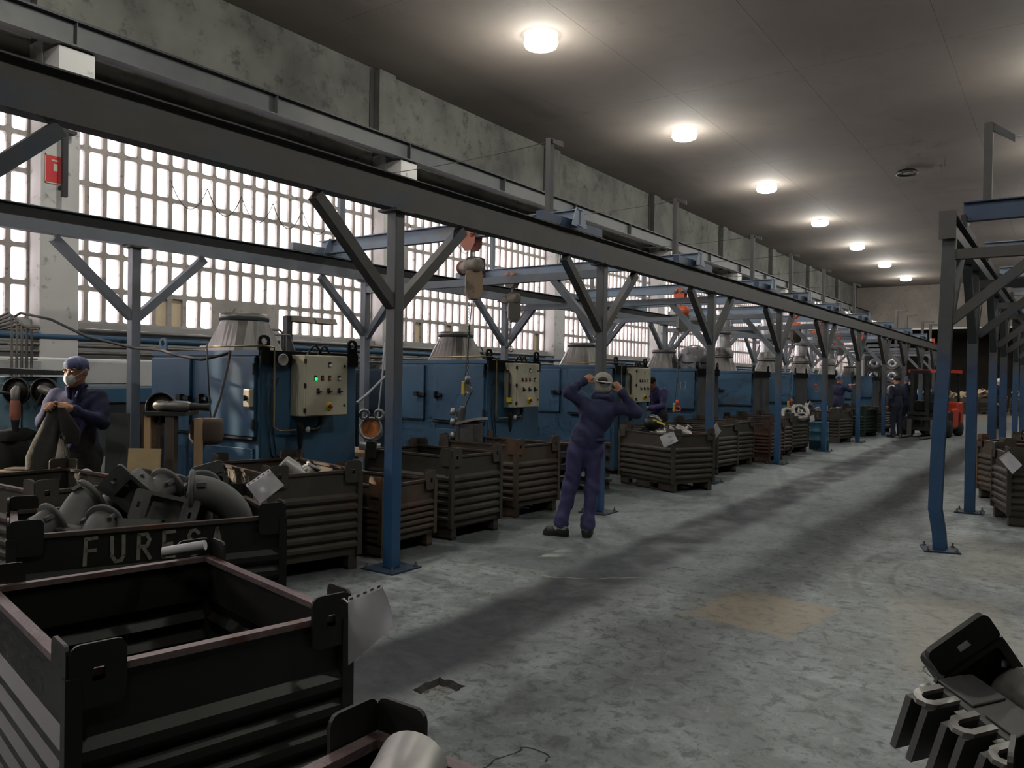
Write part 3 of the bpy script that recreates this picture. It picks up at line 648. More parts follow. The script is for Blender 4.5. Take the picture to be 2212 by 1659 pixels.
# chain hoists
def chain_mb(p, q, step=.034, r=.0045):
    mb = MB(); p = Vector(p); q = Vector(q); n = max(2, int((q-p).length/step))
    for i in range(n):
        c_ = p.lerp(q, (i+.5)/n); L_ = step*.72; a = Vector((1,0,0)) if i % 2 else Vector((0,1,0)); pts = []
        for k in range(8):
            t_ = 2*PI*k/8; pts.append(c_+a*(.011*math.cos(t_))+Vector((0,0,L_*math.sin(t_))))
        mb.tube(pts, r, 4, closed=True)
    return mb
def hoist(x, y, label, style='old', drop=1.9, hang=True, body='rustpink', buck='bucket', pend=True):
    """trolley on the bridge's lower flange, electric hoist body, chain bucket, chain with hook"""
    root = thing('chain_hoist', label, 'hoist', (x, y, 3.16), 0, 'chain hoists')
    for s_ in (-1, 1):
        pl_ = [(-.11,.07),(-.05,.10),(.05,.10),(.11,.07),(.10,-.08),(.05,-.15),(-.05,-.15),(-.10,-.08)]
        mb = MB(); mb.prism(pl_, (0,s_*.062,0), (1,0,0), (0,0,1), (0,s_,0), .012); mb.build('trolley_plate', MT[body], root)
        for sx in (-.06,.06):
            mb = MB(); mb.lathe([(.012,0),(.038,0),(.043,.012),(.030,.02),(.018,.02),(.012,.03)], (sx,s_*.074,.045), (0,s_,0), 14); mb.build('trolley_wheel', MT['rustpink' if body != 'orange' else 'steel'], root)
    mb = MB(); mb.tube([(0,0,-.12),(0,0,-.22)], .018, 8); mb.tube(arc((0,0,-.24), .03, 0, 360, 10), .008, 6); mb.build('suspension_hook', MT['steel'], root)
    zb = -.33
    mb = MB(); mb.lathe([(0,-.19),(.055,-.19),(.075,-.17),(.08,-.08),(.095,-.07),(.10,.06),(.085,.075),(.085,.15),(.06,.18),(0,.18)], (0,.0,zb), (.92,-.38,0), 18); mb.build('hoist_body', MT[body if style != 'old' else 'hoist_grey'], root)
    if style == 'old':
        mb = MB(); mb.lathe([(.03,0),(.088,0),(.088,.02),(.05,.03),(.045,.06),(0,.06)], (-.175,.07,zb), (-.92,.38,0), 16); mb.build('motor_cap', MT['rustpink'], root)
        mb = MB(); mb.cbox((.05,.02,zb+.01), (.16,.20,.19)); bev(mb.build('gearbox', MT['dark_steel'], root), .03)
    else:
        mb = MB(); mb.cbox((-.10,-.03,zb-.02), (.14,.12,.10)); bev(mb.build('name_plate', MT['white'] if style == 'plate' else MT[body], root), .01)
    # chain bucket
    pts = [(-.09,.0),(.09,.0),(.10,-.08),(.10,-.26),(.05,-.33),(-.05,-.33),(-.10,-.26),(-.10,-.08)]
    mb = MB(); mb.prism(pts, (.11,-.08,zb-.06), (.75,.66,0), (0,0,1), (-.66,.75,0), .16); mb.build('chain_bucket', MT[buck], root)
    x0 = -.03; top = zb-.08; bot = -drop
    chain_mb((x0,0,top), (x0,0,bot)).build('chain', MT['steel'], root)
    # bottom block, hook
    mb = MB(); mb.lathe([(.014,.05),(.028,.04),(.032,0),(.026,-.04),(.012,-.05)], (x0,0,bot-.04), n=12); blk = mb.build('hook_block', MT['orange' if body == 'orange' else 'steel'], root)
    mb = MB(); mb.tube([(x0,0,bot-.09)]+arc((x0+.02,0,bot-.16), .045, 110, -160, 10), [.011]*6+[.012]*5+[.007], 7); mb.build('hook', MT['orange' if body == 'orange' else 'galv'], root)
    if pend:
        mb = MB(); mb.tube(sag((.05,0,zb-.1),(x0-.06,.03,bot-.02),-.02,8), .006, 5); mb.build('pendant_cable', MT['cable'], root)
        mb = MB(); mb.cbox((x0-.075,.03,bot-.14), (.05,.05,.17)); bev(mb.build('pendant_control', MT['yellow'], root), .012)
    return root
hoist(-5.76, BR[0], 'old rust-red chain hoist on the nearest crane bridge, chain reaching the hanging casting', 'old', 1.62)
hoist(-7.56, BR[1], 'grey chain hoist with egg-shaped bucket on the second crane bridge, near the windows', 'plain', 1.0, buck='bucket_dk', body='hoist_grey', pend=False)
hoist(-6.05, BR[2], 'orange chain hoist with white name plate, chain ending in a long hook', 'plate', 2.02, body='orange', buck='bucket_dk')
hoist(-5.35, BR[4], 'bright orange chain hoist with dark bucket and galvanised chain', 'plain', 2.05, body='orange', buck='wood_dk')
hoist(-5.6, BR[5], 'small orange chain hoist, first in the distance', 'plain', 1.7, body='orange', buck='bucket_dk', pend=False)
hoist(-5.2, BR[6], 'small orange chain hoist, second in the distance', 'plain', 1.5, body='orange', buck='bucket_dk', pend=False)
hoist(-6.6, BR[7], 'small orange chain hoist, farthest down the row', 'plain', .9, body='orange', buck='bucket_dk', pend=False)

# ---------------------------------------------------------------- right-hand gantry
RY = [8.3, 10.95, 14.1, 16.5, 20.4, 23.5, 26.9, 30.3]
def rpost(i, y):
    root = thing('gantry_post', ['bent blue gantry post at right, kinked above its base plate', 'blue gantry post second from the right foreground, beside the right crates'][i] if i < 2 else 'blue gantry post of the right-hand row, %s behind the bent one' % ORD[i-1], 'post', (XR, y, 0), 0, 'right-hand gantry posts')
    s_ = .055
    if i == 0:
        pth = [(0,0,.012,1),(-.01,0,.16,1),(-.045,-.01,.38,1.0),(-.035,0,.9,1),(.0,0,1.7,1),(.03,0,2.88,1)]
    else: pth = [(0,0,.012,1),(0,0,2.88,1)]
    vs = []; fs = []
    for (x, yy, z, k) in pth:
        for (a, b) in ((-1,-1),(1,-1),(1,1),(-1,1)): vs.append((x+a*s_*k, yy+b*s_*k, z))
    for j in range(len(pth)-1):
        for e in range(4): fs.append((j*4+e, j*4+(e+1) % 4, j*4+4+(e+1) % 4, j*4+4+e))
    mb = MB(); mb.add(vs, fs); mb.build('post', MT['post_r'], root)
    dx = .03 if i == 0 else 0
    for s2 in ((1, -1) if i else (1,)):
        mb = MB(); mb.bar((dx*.6, s2*.03, 2.05), (dx, s2*.83, 2.84), .085, .085, up=(1,0,0)); mb.build('brace', MT['post_r'], root)
    p_ = .15; rot = Matrix.Rotation(.25 if i == 0 else 0, 3, 'Z')
    mb = MB(); mb.cbox((0,0,.007), (p_*2,p_*2,.014), rot); mb.build('base_plate', MT['machine_dk'], root)
    for a in (-1,1):
        for b in (-1,1):
            q = rot @ Vector((a*p_*.8,b*p_*.8,.012)); mb = MB(); mb.lathe([(.018,0),(.018,.014),(.009,.014),(.009,.04),(0,.041)], q, n=6, smooth=False); mb.build('anchor_bolt', MT['steel'], root)
MT['post_r'] = gantry_mat('gantry_paint_right', 1.75, (.016,.075,.185), (.062,.068,.072), .3)
for i, y in enumerate(RY): rpost(i, y)
root = thing('crane_rail_beam', 'dark rail beam on the right-hand posts, starting at the bent post', 'beam', (XR+.02, 8.2, 2.88))
LR = 28
mb = MB(); mb.box((-.065,0,0),(.065,LR,.10)); mb.build('lower_tube', MT['post_r'], root)
mb = MB(); mb.box((-.055,-.01,.10),(.055,LR,.112)); mb.box((-.055,-.01,.215),(.055,LR,.227)); mb.box((-.006,0,.11),(.006,LR,.22)); mb.build('rail_girder', MT['dark_steel'], root)
mb = MB(); mb.box((-.07,-.012,-.02),(.07,.0,.235)); mb.build('end_plate', MT['beam'], root)
for i, y in enumerate(RY[:6]):
    root = thing('cross_tie', 'grey cross tie with long knee brace on right-hand gantry post %s' % (['that is bent', 'beside the right crates', 'third along', 'fourth along', 'fifth along', 'sixth along'][i]), 'beam', (XR, y, 2.68), 0, 'right-hand cross ties')
    mb = MB(); mb.box((.06,-.045,0),(3.9,.045,.09)); mb.build('tie_bar', MT['beam'], root)
    mb = MB(); mb.bar((.05,0,-.56),(.75,0,.03),.085,.085,up=(0,1,0)); mb.build('knee_brace', MT['beam'], root)
for n, y in enumerate([9.9, 12.6, 15.4, 18.6, 22.0]):
    root = thing('crane_bridge', 'blue crane bridge girder on the right-hand gantry, %s from the bent post' % ORD[n], 'crane', (0, y, 3.11), 0, 'right-hand crane bridges')
    mb = MB(); ibeam(mb, XR-.02, XR+4, .19, .40 if n == 0 else .36, .11); mb.build('girder', MT['bridge_dk' if n == 0 else 'bridge'], root)
    mb = MB(); mb.box((XR-.05,-.55,.0),(XR+.06,.55,.09)); mb.build('end_carriage', MT['dark_steel'], root)
    mb = MB(); mb.prism([(-.14,0),(.14,0),(.18,.18),(-.18,.18)], (XR-.03,0,.06), (0,1,0), (0,0,1), (1,0,0), .05); mb.build('end_bracket', MT['post_r'], root)
    if n == 0:
        mb = MB(); mb.box((XR+.16,-.045,.40),(XR+.24,.045,1.22)); mb.build('cable_mast', MT['beam'], root)
        mb = MB(); mb.prism([(0,0),(.26,-.19),(.26,-.12),(.05,.05),(0,.05)], (XR+.18,-.03,1.18), (1,0,0), (0,0,1), (0,1,0), .06); mb.build('mast_arm', MT['beam'], root)
        mb = MB(); mb.tube(sag((XR+.42,0,1.04),(XR+2.6,0,1.12),.03,8), .007, 5); mb.build('festoon_wire', MT['cable_pale'], root)
    mb = MB(); mb.box((XR+.78,-.03,-.52),(XR+.86,.03,.20)); mb.build('hanger_post', MT['beam'], root)
root = hoist(-.15, 9.9, 'red chain hoist at the right edge under the right-hand bridge', 'plain', .9, body='orange', buck='orange', pend=False); root.location.z = 3.34
# ================================================================ blue blast machines
def strokes(mb, text, o, ex, ey, ez, h, w, adv, rr, th=.002):
    """hand-painted capitals as flat ribbons"""
    G = {'F': [[(0,0),(.05,1),(.6,1.02)], [(.03,.52),(.5,.55)]], 'U': [[(0,1),(.02,.25),(.2,0),(.45,.02),(.58,.25),(.6,1)]],
         'R': [[(0,0),(.02,1),(.45,.98),(.6,.78),(.45,.52),(.02,.5)], [(.25,.5),(.62,0)]], 'E': [[(.6,1),(.02,1),(0,0),(.6,0)], [(.02,.52),(.48,.52)]],
         'S': [[(.6,.85),(.4,1),(.12,.97),(.02,.76),(.2,.56),(.5,.44),(.6,.22),(.42,.02),(.15,0),(0,.14)]], 'A': [[(0,0),(.3,1),(.62,0)], [(.12,.36),(.5,.36)]],
         '1': [[(.1,.8),(.35,1),(.33,0)]], '7': [[(0,.95),(.55,1),(.25,0)], [(.12,.5),(.5,.5)]]}
    x = 0; o = Vector(o); outl = []; ex = Vector(ex); ey = Vector(ey); ez = Vector(ez)
    for ch in text:
        mb = MB(); outl.append(mb)
        for st in G[ch]:
            P = [o+ex*((x+p[0]*adv*.95)+rr.uniform(-.02,.02)*adv)+ey*(p[1]*h+rr.uniform(-.02,.02)*h) for p in st]
            for a, b in zip(P, P[1:]):
                d = (b-a).normalized(); s_ = d.cross(ez); a = a-d*w*.3; b = b+d*w*.3
                q = [a+s_*w/2, b+s_*w/2, b-s_*w/2, a-s_*w/2]; mb.add(q+[p+ez*th for p in q], [(0,1,2,3)[::-1],(4,5,6,7),(0,1,5,4),(1,2,6,5),(2,3,7,6),(3,0,4,7)])
        x += adv*1.28
    return outl
LUG = rrect(.13, .17, .05, 5)
def lug_mb(o, ex, ez):
    mb = MB(); n = len(LUG); inner = []
    for (a, b) in LUG:
        k = .032/math.hypot(a, b-.02); inner.append((a*k, (b-.02)*k+.03))
    mb.ring(LUG, inner, o, ex, (0,0,1), ez, .016); return mb
def machine(idx, label):
    y0 = 4.54+3.41*idx
    root = thing('blast_machine', label, 'machine', (XM, y0, 0), 0, 'blue machines in the row')
    near = idx < 3; side = 'machine' if near else 'machine_grey'
    # body: door face is -Y, aisle face is +X
    mb = MB(); mb.box((-MW,0,.06),(0,MD,MH)); body = bev(mb.build('body', MT['machine'], root), .012)
    mb = MB(); mb.box((.0,.02,.10),(.006,MD-.02,MH-.14)); mb.build('aisle_panel', MT[side], root)
    mb = MB(); mb.box((-MW+.03,.03,0),(-.03,MD-.03,.06)); mb.build('plinth', MT['top_dk'], root)
    mb = MB(); mb.box((-.06,.0,MH-.12),(.02,MD+.005,MH+.012)); mb.build('top_rail', MT['top_dk'], root)
    mb = MB(); mb.box((-MW-.005,-.012,MH-.035),(.0,.03,MH+.012)); mb.build('top_edge', MT['machine'], root)
    # doors
    d1 = MB(); d1.box((-MW+.02,-.035,.97),(-1.02,0,MH-.06)); dl = bev(d1.build('door', MT['machine'], root), .006)
    d2 = MB(); d2.box((-.86,-.035,.97),(-.03,0,MH-.05)); dr = bev(d2.build('door', MT['machine'], root), .006)
    d3 = MB(); d3.box((-.80,-.02,.30),(-.06,0,.86)); bev(d3.build('lower_door', MT['machine'], root), .006)
    mb = MB(); mb.box((-MW+.02,-.03,.955),(-1.02,-.0,.968)); mb.build('drip_ledge', MT['top_dk'], root)
    mb = MB(); mb.box((-.86,-.05,.945),(-.03,-.0,.966)); mb.build('drip_ledge', MT['top_dk'], root)
    mb = MB(); mb.box((-1.10,-.075,1.28),(-.98,-.036,1.315)); mb.cbox((-1.12,-.07,1.30),(.06,.05,.06)); mb.build('latch', MT['top_dk'], dl)
    mb = MB(); mb.box((-.82,-.07,1.28),(-.70,-.036,1.31)); mb.cbox((-.79,-.07,1.295),(.03,.05,.09)); mb.build('latch', MT['top_dk'], dr)
    for z in (1.08, 1.58):
        mb = MB(); mb.lathe([(.014,-.05),(.014,.05)], (-.022,-.045,z), n=8); mb.build('hinge', MT['top_dk'], dr)
    # lifting lugs
    for (x, y, ex, ez) in ((-.03,.02,(0,1,0),(1,0,0)), (-.03,MD-.08,(0,1,0),(1,0,0)), (-MW+.06,.02,(1,0,0),(0,1,0))):
        lug_mb((x, y+.04, MH+.065), ex, ez).build('lifting_lug', MT['top_dk'] if x > -1 else MT['machine'], root)
    # extraction hood, square to round
    hx_, hy_, hb, ht, hr = -.93, .52, .30, .40, .23
    mb = MB(); n = 32; bot = []; top = []
    for k in range(n):
        a = 2*PI*(k+.5)/n; c_, s_ = math.cos(a), math.sin(a); q = hb/max(abs(c_), abs(s_)); bot.append((hx_+c_*q, hy_+s_*q, MH)); top.append((hx_+c_*hr, hy_+s_*hr, MH+ht-.07))
    mb.add(bot+top, [(k, (k+1) % n, n+(k+1) % n, n+k) for k in range(n)], False)
    hood = mb.build('extraction_hood', MT['galv'], root)
    mb = MB(); mb.lathe([(hr,-.01),(hr+.012,-.01),(hr+.012,.06),(hr-.02,.06),(hr-.02,-.01)], (hx_,hy_,MH+ht-.06), n=32); mb.build('hood_collar', MT['galv'], hood)
    if near:
        # control panel
        py0, py1, pz0, pz1, px = .34, .86, 1.15, 1.72, .21
        mb = MB(); mb.box((.006,py0,pz0),(px,py1,pz1)); pan = bev(mb.build('control_panel', MT['cream'], root), .008)
        mb = MB(); mb.box((px,py0+.008,pz0+.008),(px+.012,py1-.008,pz1-.008)); bev(mb.build('panel_door', MT['cream'], pan), .004)
        X = px+.012
        def button(yf, zf, m_, sel=False):
            y = py0+(py1-py0)*yf; z = pz1-(pz1-pz0)*zf
            mb = MB(); mb.box((X,y-.017,z-.012),(X+.004,y+.017,z+.034)); mb.build('button_plate', MT['black'], pan)
            mb = MB()
            if sel: mb.lathe([(.016,0),(.016,.012),(0,.013)], (X+.004,y,z), (1,0,0), 12); mb.cbox((X+.022,y+.006,z),(.02,.034,.012))
            else: mb.lathe([(.014,0),(.014,.010),(.008,.016),(0,.017)], (X+.004,y,z), (1,0,0), 12)
            mb.build('selector_switch' if sel else 'button', MT[m_], pan)
        button(.55,.17,'white_lamp')
        for yf, m_ in ((.22,'green_lamp' if idx == 0 else 'black'),(.38,'red_lamp'),(.55,'amber_lamp' if idx == 0 else 'red_lamp'),(.78,'white_lamp')): button(yf,.39,m_)
        for yf in (.28,.53,.78): button(yf,.60,'black',True)
        y = py0+(py1-py0)*.54; z = pz1-(pz1-pz0)*.84
        mb = MB(); mb.lathe([(.044,0),(.044,.004),(0,.0045)], (X,y,z), (1,0,0), 22); mb.build('emergency_disc', MT['yellow_disc'], pan)
        mb = MB(); mb.lathe([(.012,.004),(.012,.02),(.022,.022),(.02,.036),(0,.04)], (X,y,z), (1,0,0), 14); mb.build('emergency_button', MT['red_lamp'], pan)
        for zf in (.17,.83):
            mb = MB(); mb.lathe([(.013,0),(.013,.006),(0,.007)], (X,py1-.045,pz1-(pz1-pz0)*zf), (1,0,0), 12); mb.build('panel_lock', MT['black'], pan)
        for zf in (.1,.5,.9):
            mb = MB(); mb.box((X-.02,py0-.008,pz1-(pz1-pz0)*zf-.02),(X+.004,py0+.006,pz1-(pz1-pz0)*zf+.02)); mb.build('hinge', MT['black'], pan)
        # cable loops on top of the panel
        for a, b in ((py0+.12,py0+.30),(py0+.25,py0+.40)):
            mb = MB(); mb.tube([(.10,a,pz1)]+[(.10,a+(b-a)*t_/6,pz1+.09*math.sin(PI*t_/6)) for t_ in range(7)]+[(.10,b,pz1)], .012, 6); mb.build('cable_loop', MT['black'], pan)
        # gauge box, brass pipe, regulator, elbow
        if idx == 0:
            mb = MB(); mb.box((.006,.13,1.60),(.06,.27,1.74)); g = mb.build('gauge_box', MT['machine_dk'], root)
            mb = MB(); mb.lathe([(.052,0),(.055,.02),(.048,.024),(0,.026)], (.06,.20,1.67), (1,0,0), 22); mb.build('gauge_dial', MT['white'], g)
            mb = MB(); mb.box((-.12,-.085,1.24),(-.03,-.035,1.40)); sb = bev(mb.build('switch_box', MT['cream'], dr), .008)
            mb = MB(); mb.lathe([(.022,0),(.02,.015),(0,.016)], (-.075,-.085,1.32), (0,-1,0), 12); mb.cbox((-.075,-.105,1.32),(.012,.02,.05)); mb.build('switch_knob', MT['black'], sb)
        else:
            mb = MB(); mb.tube([(.06,py0-.004,pz1-.10),(.10,py0-.03,pz1-.10),(.12,py0-.03,pz1-.14),(.12,py0-.03,pz0+.10)], .012, 8); mb.build('conduit', MT['black'], pan)
            mb = MB(); mb.cbox((.12,py0-.03,pz0+.10),(.05,.05,.06)); mb.build('isolator', MT['yellow_disc'], pan)
        yb = .12
        mb = MB(); mb.tube([(-.9,-.0,MH+.05),(.05,.0,MH+.05),(.05,yb,MH+.04),(.055,yb,MH-.02),(.055,yb,1.06),(.06,yb+.05,1.02),(.07,.36,1.02)], .0095, 8); mb.build('air_pipe', MT['brass'], root)
        mb = MB(); mb.lathe([(0,-.17),(.012,-.16),(.022,-.13),(.026,.02),(.03,.03),(.03,.08),(.02,.1),(0,.1)], (.08,.40,1.0), n=14); reg = mb.build('air_regulator', MT['black'], root)
        mb = MB(); mb.lathe([(.027,0),(.028,.014),(0,.016)], (.09,.48,1.02), (1,0,0), 16); mb.build('pressure_gauge', MT['white'], reg)
        mb = MB(); mb.tube([(.09,.64,pz0),(.09,.64,1.08),(.09,.625,1.04),(.09,.59,1.02),(.09,.50,1.02)], .022, 10); mb.build('elbow_pipe', MT['black'], root)
        for (a, b) in ((.20,.62),(.15,.75)):
            mb = MB(); mb.tube([(.012,a,1.5),(.03,a-.06,1.4),(.02,a-.07,1.1),(.015,a-.02,.8),(.02,a+.1,.72)], .006, 5); mb.build('thin_cable', MT['cable'], root)
        mb = MB(); mb.box((.006,.30,.10),(.012,MD-.10,.66)); mb.build('access_plate', MT['machine'], root)
    return root
MLAB = ['nearest blue machine with cream control panel and green lit button', 'second blue machine, control panel behind the hanging casting', 'third blue machine, partly hidden behind the standing worker',
        'fourth blue machine, chalked with 17 on its door']
NM = 9
for i in range(NM):
    mroot = machine(i, MLAB[i] if i < 4 else 'blue machine with plain grey aisle side, %s after the one chalked 17' % ORD[i-4])
    if i == 3:
        for m_ in strokes(MB(), '17', (-.34,-.036,1.36), (1,0,0), (0,0,1), (0,-1,0), .13, .014, .075, random.Random(2)): m_.build('chalk_digit', MT['cable_pale'], mroot)
# ================================================================ corrugated steel crates
def corr_panel(mb, p, q, nrm, z0, z1, band=.165, nr=6, out=.028, th=.006):
    p = Vector((*p, 0)); q = Vector((*q, 0)); nrm = Vector((*nrm, 0)); prof = [(0, z0), (0, z0+.05)]
    zz0, zz1 = z0+.05, z1-band; pit = (zz1-zz0)/nr
    for i in range(nr):
        a = zz0+pit*i; prof += [(out, a+pit*.30), (out, a+pit*.62), (0, a+pit*.92)]
    prof += [(0, z1)]
    n = len(prof); vs = []
    for e in (p, q):
        for (o_, z) in prof: vs.append(e+nrm*o_+Vector((0,0,z)))
    for e in (p, q):
        for (o_, z) in prof: vs.append(e+nrm*(o_-th)+Vector((0,0,z)))
    fs = []
    for i in range(n-1):
        fs += [(i, n+i, n+i+1, i+1), (2*n+i+1, 3*n+i+1, 3*n+i, 2*n+i)]
        fs += [(i+1, 2*n+i+1, 2*n+i, i), (n+i, 3*n+i, 3*n+i+1, n+i+1)]
    fs += [(n-1, 2*n-1, 4*n-1, 3*n-1), (0, 2*n, 3*n, n)]
    mb.add(vs, fs)
CRATE = {}
def crate_proto(key, W, L, H, mats, nr=6, lugH=.085):
    """local x = short side (aisle face at y=0), local y = long side"""
    m_b, m_r = MT[mats[0]], MT[mats[1]]; root = thing('steel_crate', 'x', 'crate')
    z0 = .115
    for (p, q, nn) in (((0,0),(W,0),(0,-1)), ((W,0),(W,L),(1,0)), ((W,L),(0,L),(0,1)), ((0,L),(0,0),(-1,0))):
        mb = MB(); corr_panel(mb, p, q, nn, z0, H, nr=nr); mb.build('wall_panel', m_b, root)
    t_ = .022
    for (a, b) in (((-.012,-.012),(W+.012,t_)), ((W-t_,0),(W+.012,L)), ((-.012,L-t_),(W+.012,L+.012)), ((-.012,0),(t_,L))):
        mb = MB(); mb.box((*a,H-.008),(*b,H+.012)); mb.build('rim_bar', m_r, root)
    for (x, y, sx, sy) in ((0,0,1,1),(W,0,-1,1),(0,L,1,-1),(W,L,-1,-1)):
        mb = MB(); mb.box((x-sx*.03,y-sy*.03,z0),(x+sx*.012,y+sy*.012,H)); mb.build('corner_post', m_b, root)
        mb = MB(); wl, hl = .14, .17
        out_ = rrect(wl, hl, .025, 4); inn = [(a*.022/math.hypot(a,b), b*.022/math.hypot(a,b)) for a, b in out_]
        mb.ring(out_, inn, (x+sx*(wl/2-.018), y-sy*.016, H+lugH-hl/2), (sx,0,0), (0,0,1), (0,-sy,0), .010)
        mb.prism(rrect(wl, hl, .025, 4), (x-sx*.016, y+sy*(wl/2-.018), H+lugH-hl/2), (0,sy,0), (0,0,1), (-sx,0,0), .010)
        mb.build('stacking_lug', m_b, root)
    mb = MB(); mb.box((0,0,z0),(W,L,z0+.012)); mb.build('crate_floor', m_b, root)
    for x in (0, W-.075):          # skids with two fork slots each
        mb = MB(); segs = [(0,.26),(.42,.68),(.84,1.0)]
        for (a, b) in segs: mb.box((x,a*L,0),(x+.075,b*L,z0))
        mb.box((x,0,0),(x+.075,L,.02)); mb.box((x,0,z0-.02),(x+.075,L,z0)); mb.build('skid', m_b, root)
    CRATE[key] = root; root['used'] = 0
    return root
def crate(key, F, ang_w, label, group=None):
    """F = near corner (local origin); ang_w = heading of the short side in degrees"""
    p = CRATE[key]
    if not p['used']: o = p; p['used'] = 1
    else: o = copy_tree(p)
    if 'used' in o: 
        if o is not p: del o['used']
    o.location = (F[0], F[1], 0); o.rotation_euler = (0,0,math.radians(ang_w)); tag(o, label, 'crate', group)
    return o
crate_proto('dark', .80, 1.08, .75, ('crate_dark', 'rim_pink'), 5)
crate_proto('lettered', .80, 1.24, .76, ('crate_dark', 'rim'), 5)
crate_proto('std', .72, 1.12, .78, ('crate', 'rim'), 6)
crate_proto('rust', .76, 1.12, .78, ('crate_rust', 'rim'), 6)
crate_proto('low', .68, 1.08, .60, ('crate_rust', 'rim'), 5)
crate_proto('red', .80, 1.12, .72, ('crate_red', 'rim'), 6)
crate_proto('green', .85, 1.1, .75, ('crate_green', 'rim'), 5)
GL = 'steel crates along the left row'
C0 = crate('dark', (-2.115,1.045), 78.5, 'big empty near-black crate in the left foreground, label hanging from its corner', GL)
C1 = crate('dark', (-.43,1.26), 180, 'dark crate cut off by the bottom edge, holding a shiny cylinder', GL)
C2 = crate('lettered', (-4.00,1.70), 67.3, 'dark crate painted FURESA, heaped with grey castings', GL)
# the lettered crate shows its long side to the camera: turn it
C2.location = (-3.53,2.84,0); C2.rotation_euler = (0,0,math.radians(67.3+90))
C2b = crate('std', (-5.22,2.34), 90, 'dark crate in front of the masked worker, wire looped over its rim', GL)
C3 = crate('std', (-4.80,3.78), 76, 'crate lettered FURESA on its side, plastic sleeve tied on, before the nearest machine', GL)
C4 = crate('low', (-4.71,4.84), 92, 'low rusty crate directly behind the nearest blue post', GL)
C5 = crate('std', (-4.72,5.77), 88, 'tall brown crate between the low rusty crate and the rust-stained crate', GL)
C6 = crate('rust', (-4.93,7.13), 86, 'rust-stained crate under the hanging casting, left of the standing worker', GL)
C7 = crate('std', (-4.37,10.07), 66, 'crate with white drawing sheet and pale castings, right of the standing worker', GL)
C7b = crate('std', (-4.72,11.32), 80, 'empty crate just behind the one with the drawing sheet', GL)
C8 = crate('std', (-4.66,12.46), 84, 'crate with pale sleeve on its corner, second right of the standing worker', GL)
C9 = crate('std', (-4.86,13.75), 80, 'empty ribbed crate between the sleeved crate and the red-brown one', GL)
C10 = crate('red', (-4.58,14.98), 89, 'red-brown crate beside the blue post, right of centre', GL)
C10b = crate('std', (-4.75,16.05), 85, 'crate half hidden behind the red-brown one', GL)
C11 = crate('std', (-4.81,17.14), 78, 'crate holding two pale ring castings, papers on its front', GL)
C12 = crate('std', (-4.66,20.85), 80, 'far crate stencilled FURESA beside the small blue drum', GL)
C13 = crate('green', (-4.65,23.84), 81, 'dark green crate behind the far stencilled crate', GL)
C14 = crate('std', (-4.62,26.3), 84, 'far crate beside the pair of workers', GL)
C6b = crate('std', (-5.2,8.75), 90, 'empty crate hidden behind the standing worker', GL) if False else None
GR = 'steel crates along the right row'
crate('std', (-.70,10.86), -74.6, 'crate at the right edge with white paper on its corner', GR)
crate('rust', (-.98,12.50), -64, 'ribbed crate behind the right-edge crate and its blue post', GR)
crate('std', (-.55,14.0), -85, 'crate at the right edge, third back', GR)
crate('low', (-.80,16.9), -85, 'low crate at the right edge beside far posts', GR)
_c = at_h(2215,1650,.78)
crate('dark', (_c.x, _c.y-1.08), 0, 'dark crate in the bottom right corner, full of bracket castings', GR)

# painted names
def letters(cr, o, ex, ez, h, w, adv, m_='chalk', seed=1, txt='FURESA', name='painted_name'):
    for m2_ in strokes(MB(), txt, o, ex, (0,0,1), ez, h, w, adv, random.Random(seed)): m2_.build('painted_letter', MT[m_], cr)
letters(C2, (.0-.004, 1.08-.30, .595), (0,-1,0), (-1,0,0), .115, .016, .072) if False else None
letters(C2, (-.003,.945,.605), (0,-1,0), (-1,0,0), .125, .017, .092, seed=4)
letters(C3, (-.003,.96,.63), (0,-1,0), (-1,0,0), .115, .014, .082, seed=5)
letters(C12, (-.003,.93,.635), (0,-1,0), (-1,0,0), .10, .022, .095, seed=6)

# ================================================================ castings
def place(o, loc, rot=(0,0,0), sc=1):
    o.location = loc; o.rotation_euler = rot; o.scale = (sc,)*3; return o
def cast_elbow(m_='casting'):
    root = thing('pipe_casting', 'x', 'casting')
    pts = arc((.0,0,-.26), .26, 90, 20, 10); mb = MB(); mb.tube(pts, [.085,.088,.088,.086,.084,.082,.08,.078,.076,.072,.066], 18)
    mb.build('bent_pipe', MT[m_], root)
    mb = MB(); mb.lathe([(.03,0),(.112,0),(.118,.008),(.118,.02),(.11,.026),(.03,.026)], (0.012,0,0), (-1,0,0), 26); mb.lathe([(.0,.001),(.03,.001)], (0.0,0,0), (-1,0,0), 12); mb.build('flange', MT[m_], root)
    for a in (30, 150, 270):
        mb = MB(); mb.cbox((.05,.10*math.cos(math.radians(a)),.10*math.sin(math.radians(a))), (.05,.022,.022)); mb.build('riser_stub', MT[m_], root)
    return root
def cast_bracket(m_='casting'):
    root = thing('bracket_casting', 'x', 'casting')
    o_ = rrect(.26,.20,.02,4); i_ = rrect(.21,.15,.01,4)
    mb = MB(); mb.ring(o_, i_, (0,0,0), (1,0,0), (0,0,1), (0,1,0), .12); mb.build('frame', MT[m_], root)
    mb = MB(); mb.bar((-.105,.06,-.075),(.105,.06,.075),.10,.014,up=(0,1,0)); mb.bar((-.105,.06,.075),(.105,.06,-.075),.10,.014,up=(0,1,0)); mb.build('cross_web', MT[m_], root)
    for s_ in (-1,1):
        mb = MB(); pl_ = rrect(.09,.20,.02,4, .165*s_, 0); inn = [(.165*s_+(a-.165*s_)*.02/math.hypot(a-.165*s_,b), b*.02/math.hypot(a-.165*s_,b)) for a, b in pl_]
        mb.ring(pl_, inn, (0,.0,0), (1,0,0), (0,0,1), (0,1,0), .02); mb.build('bolt_flange', MT[m_], root)
    return root
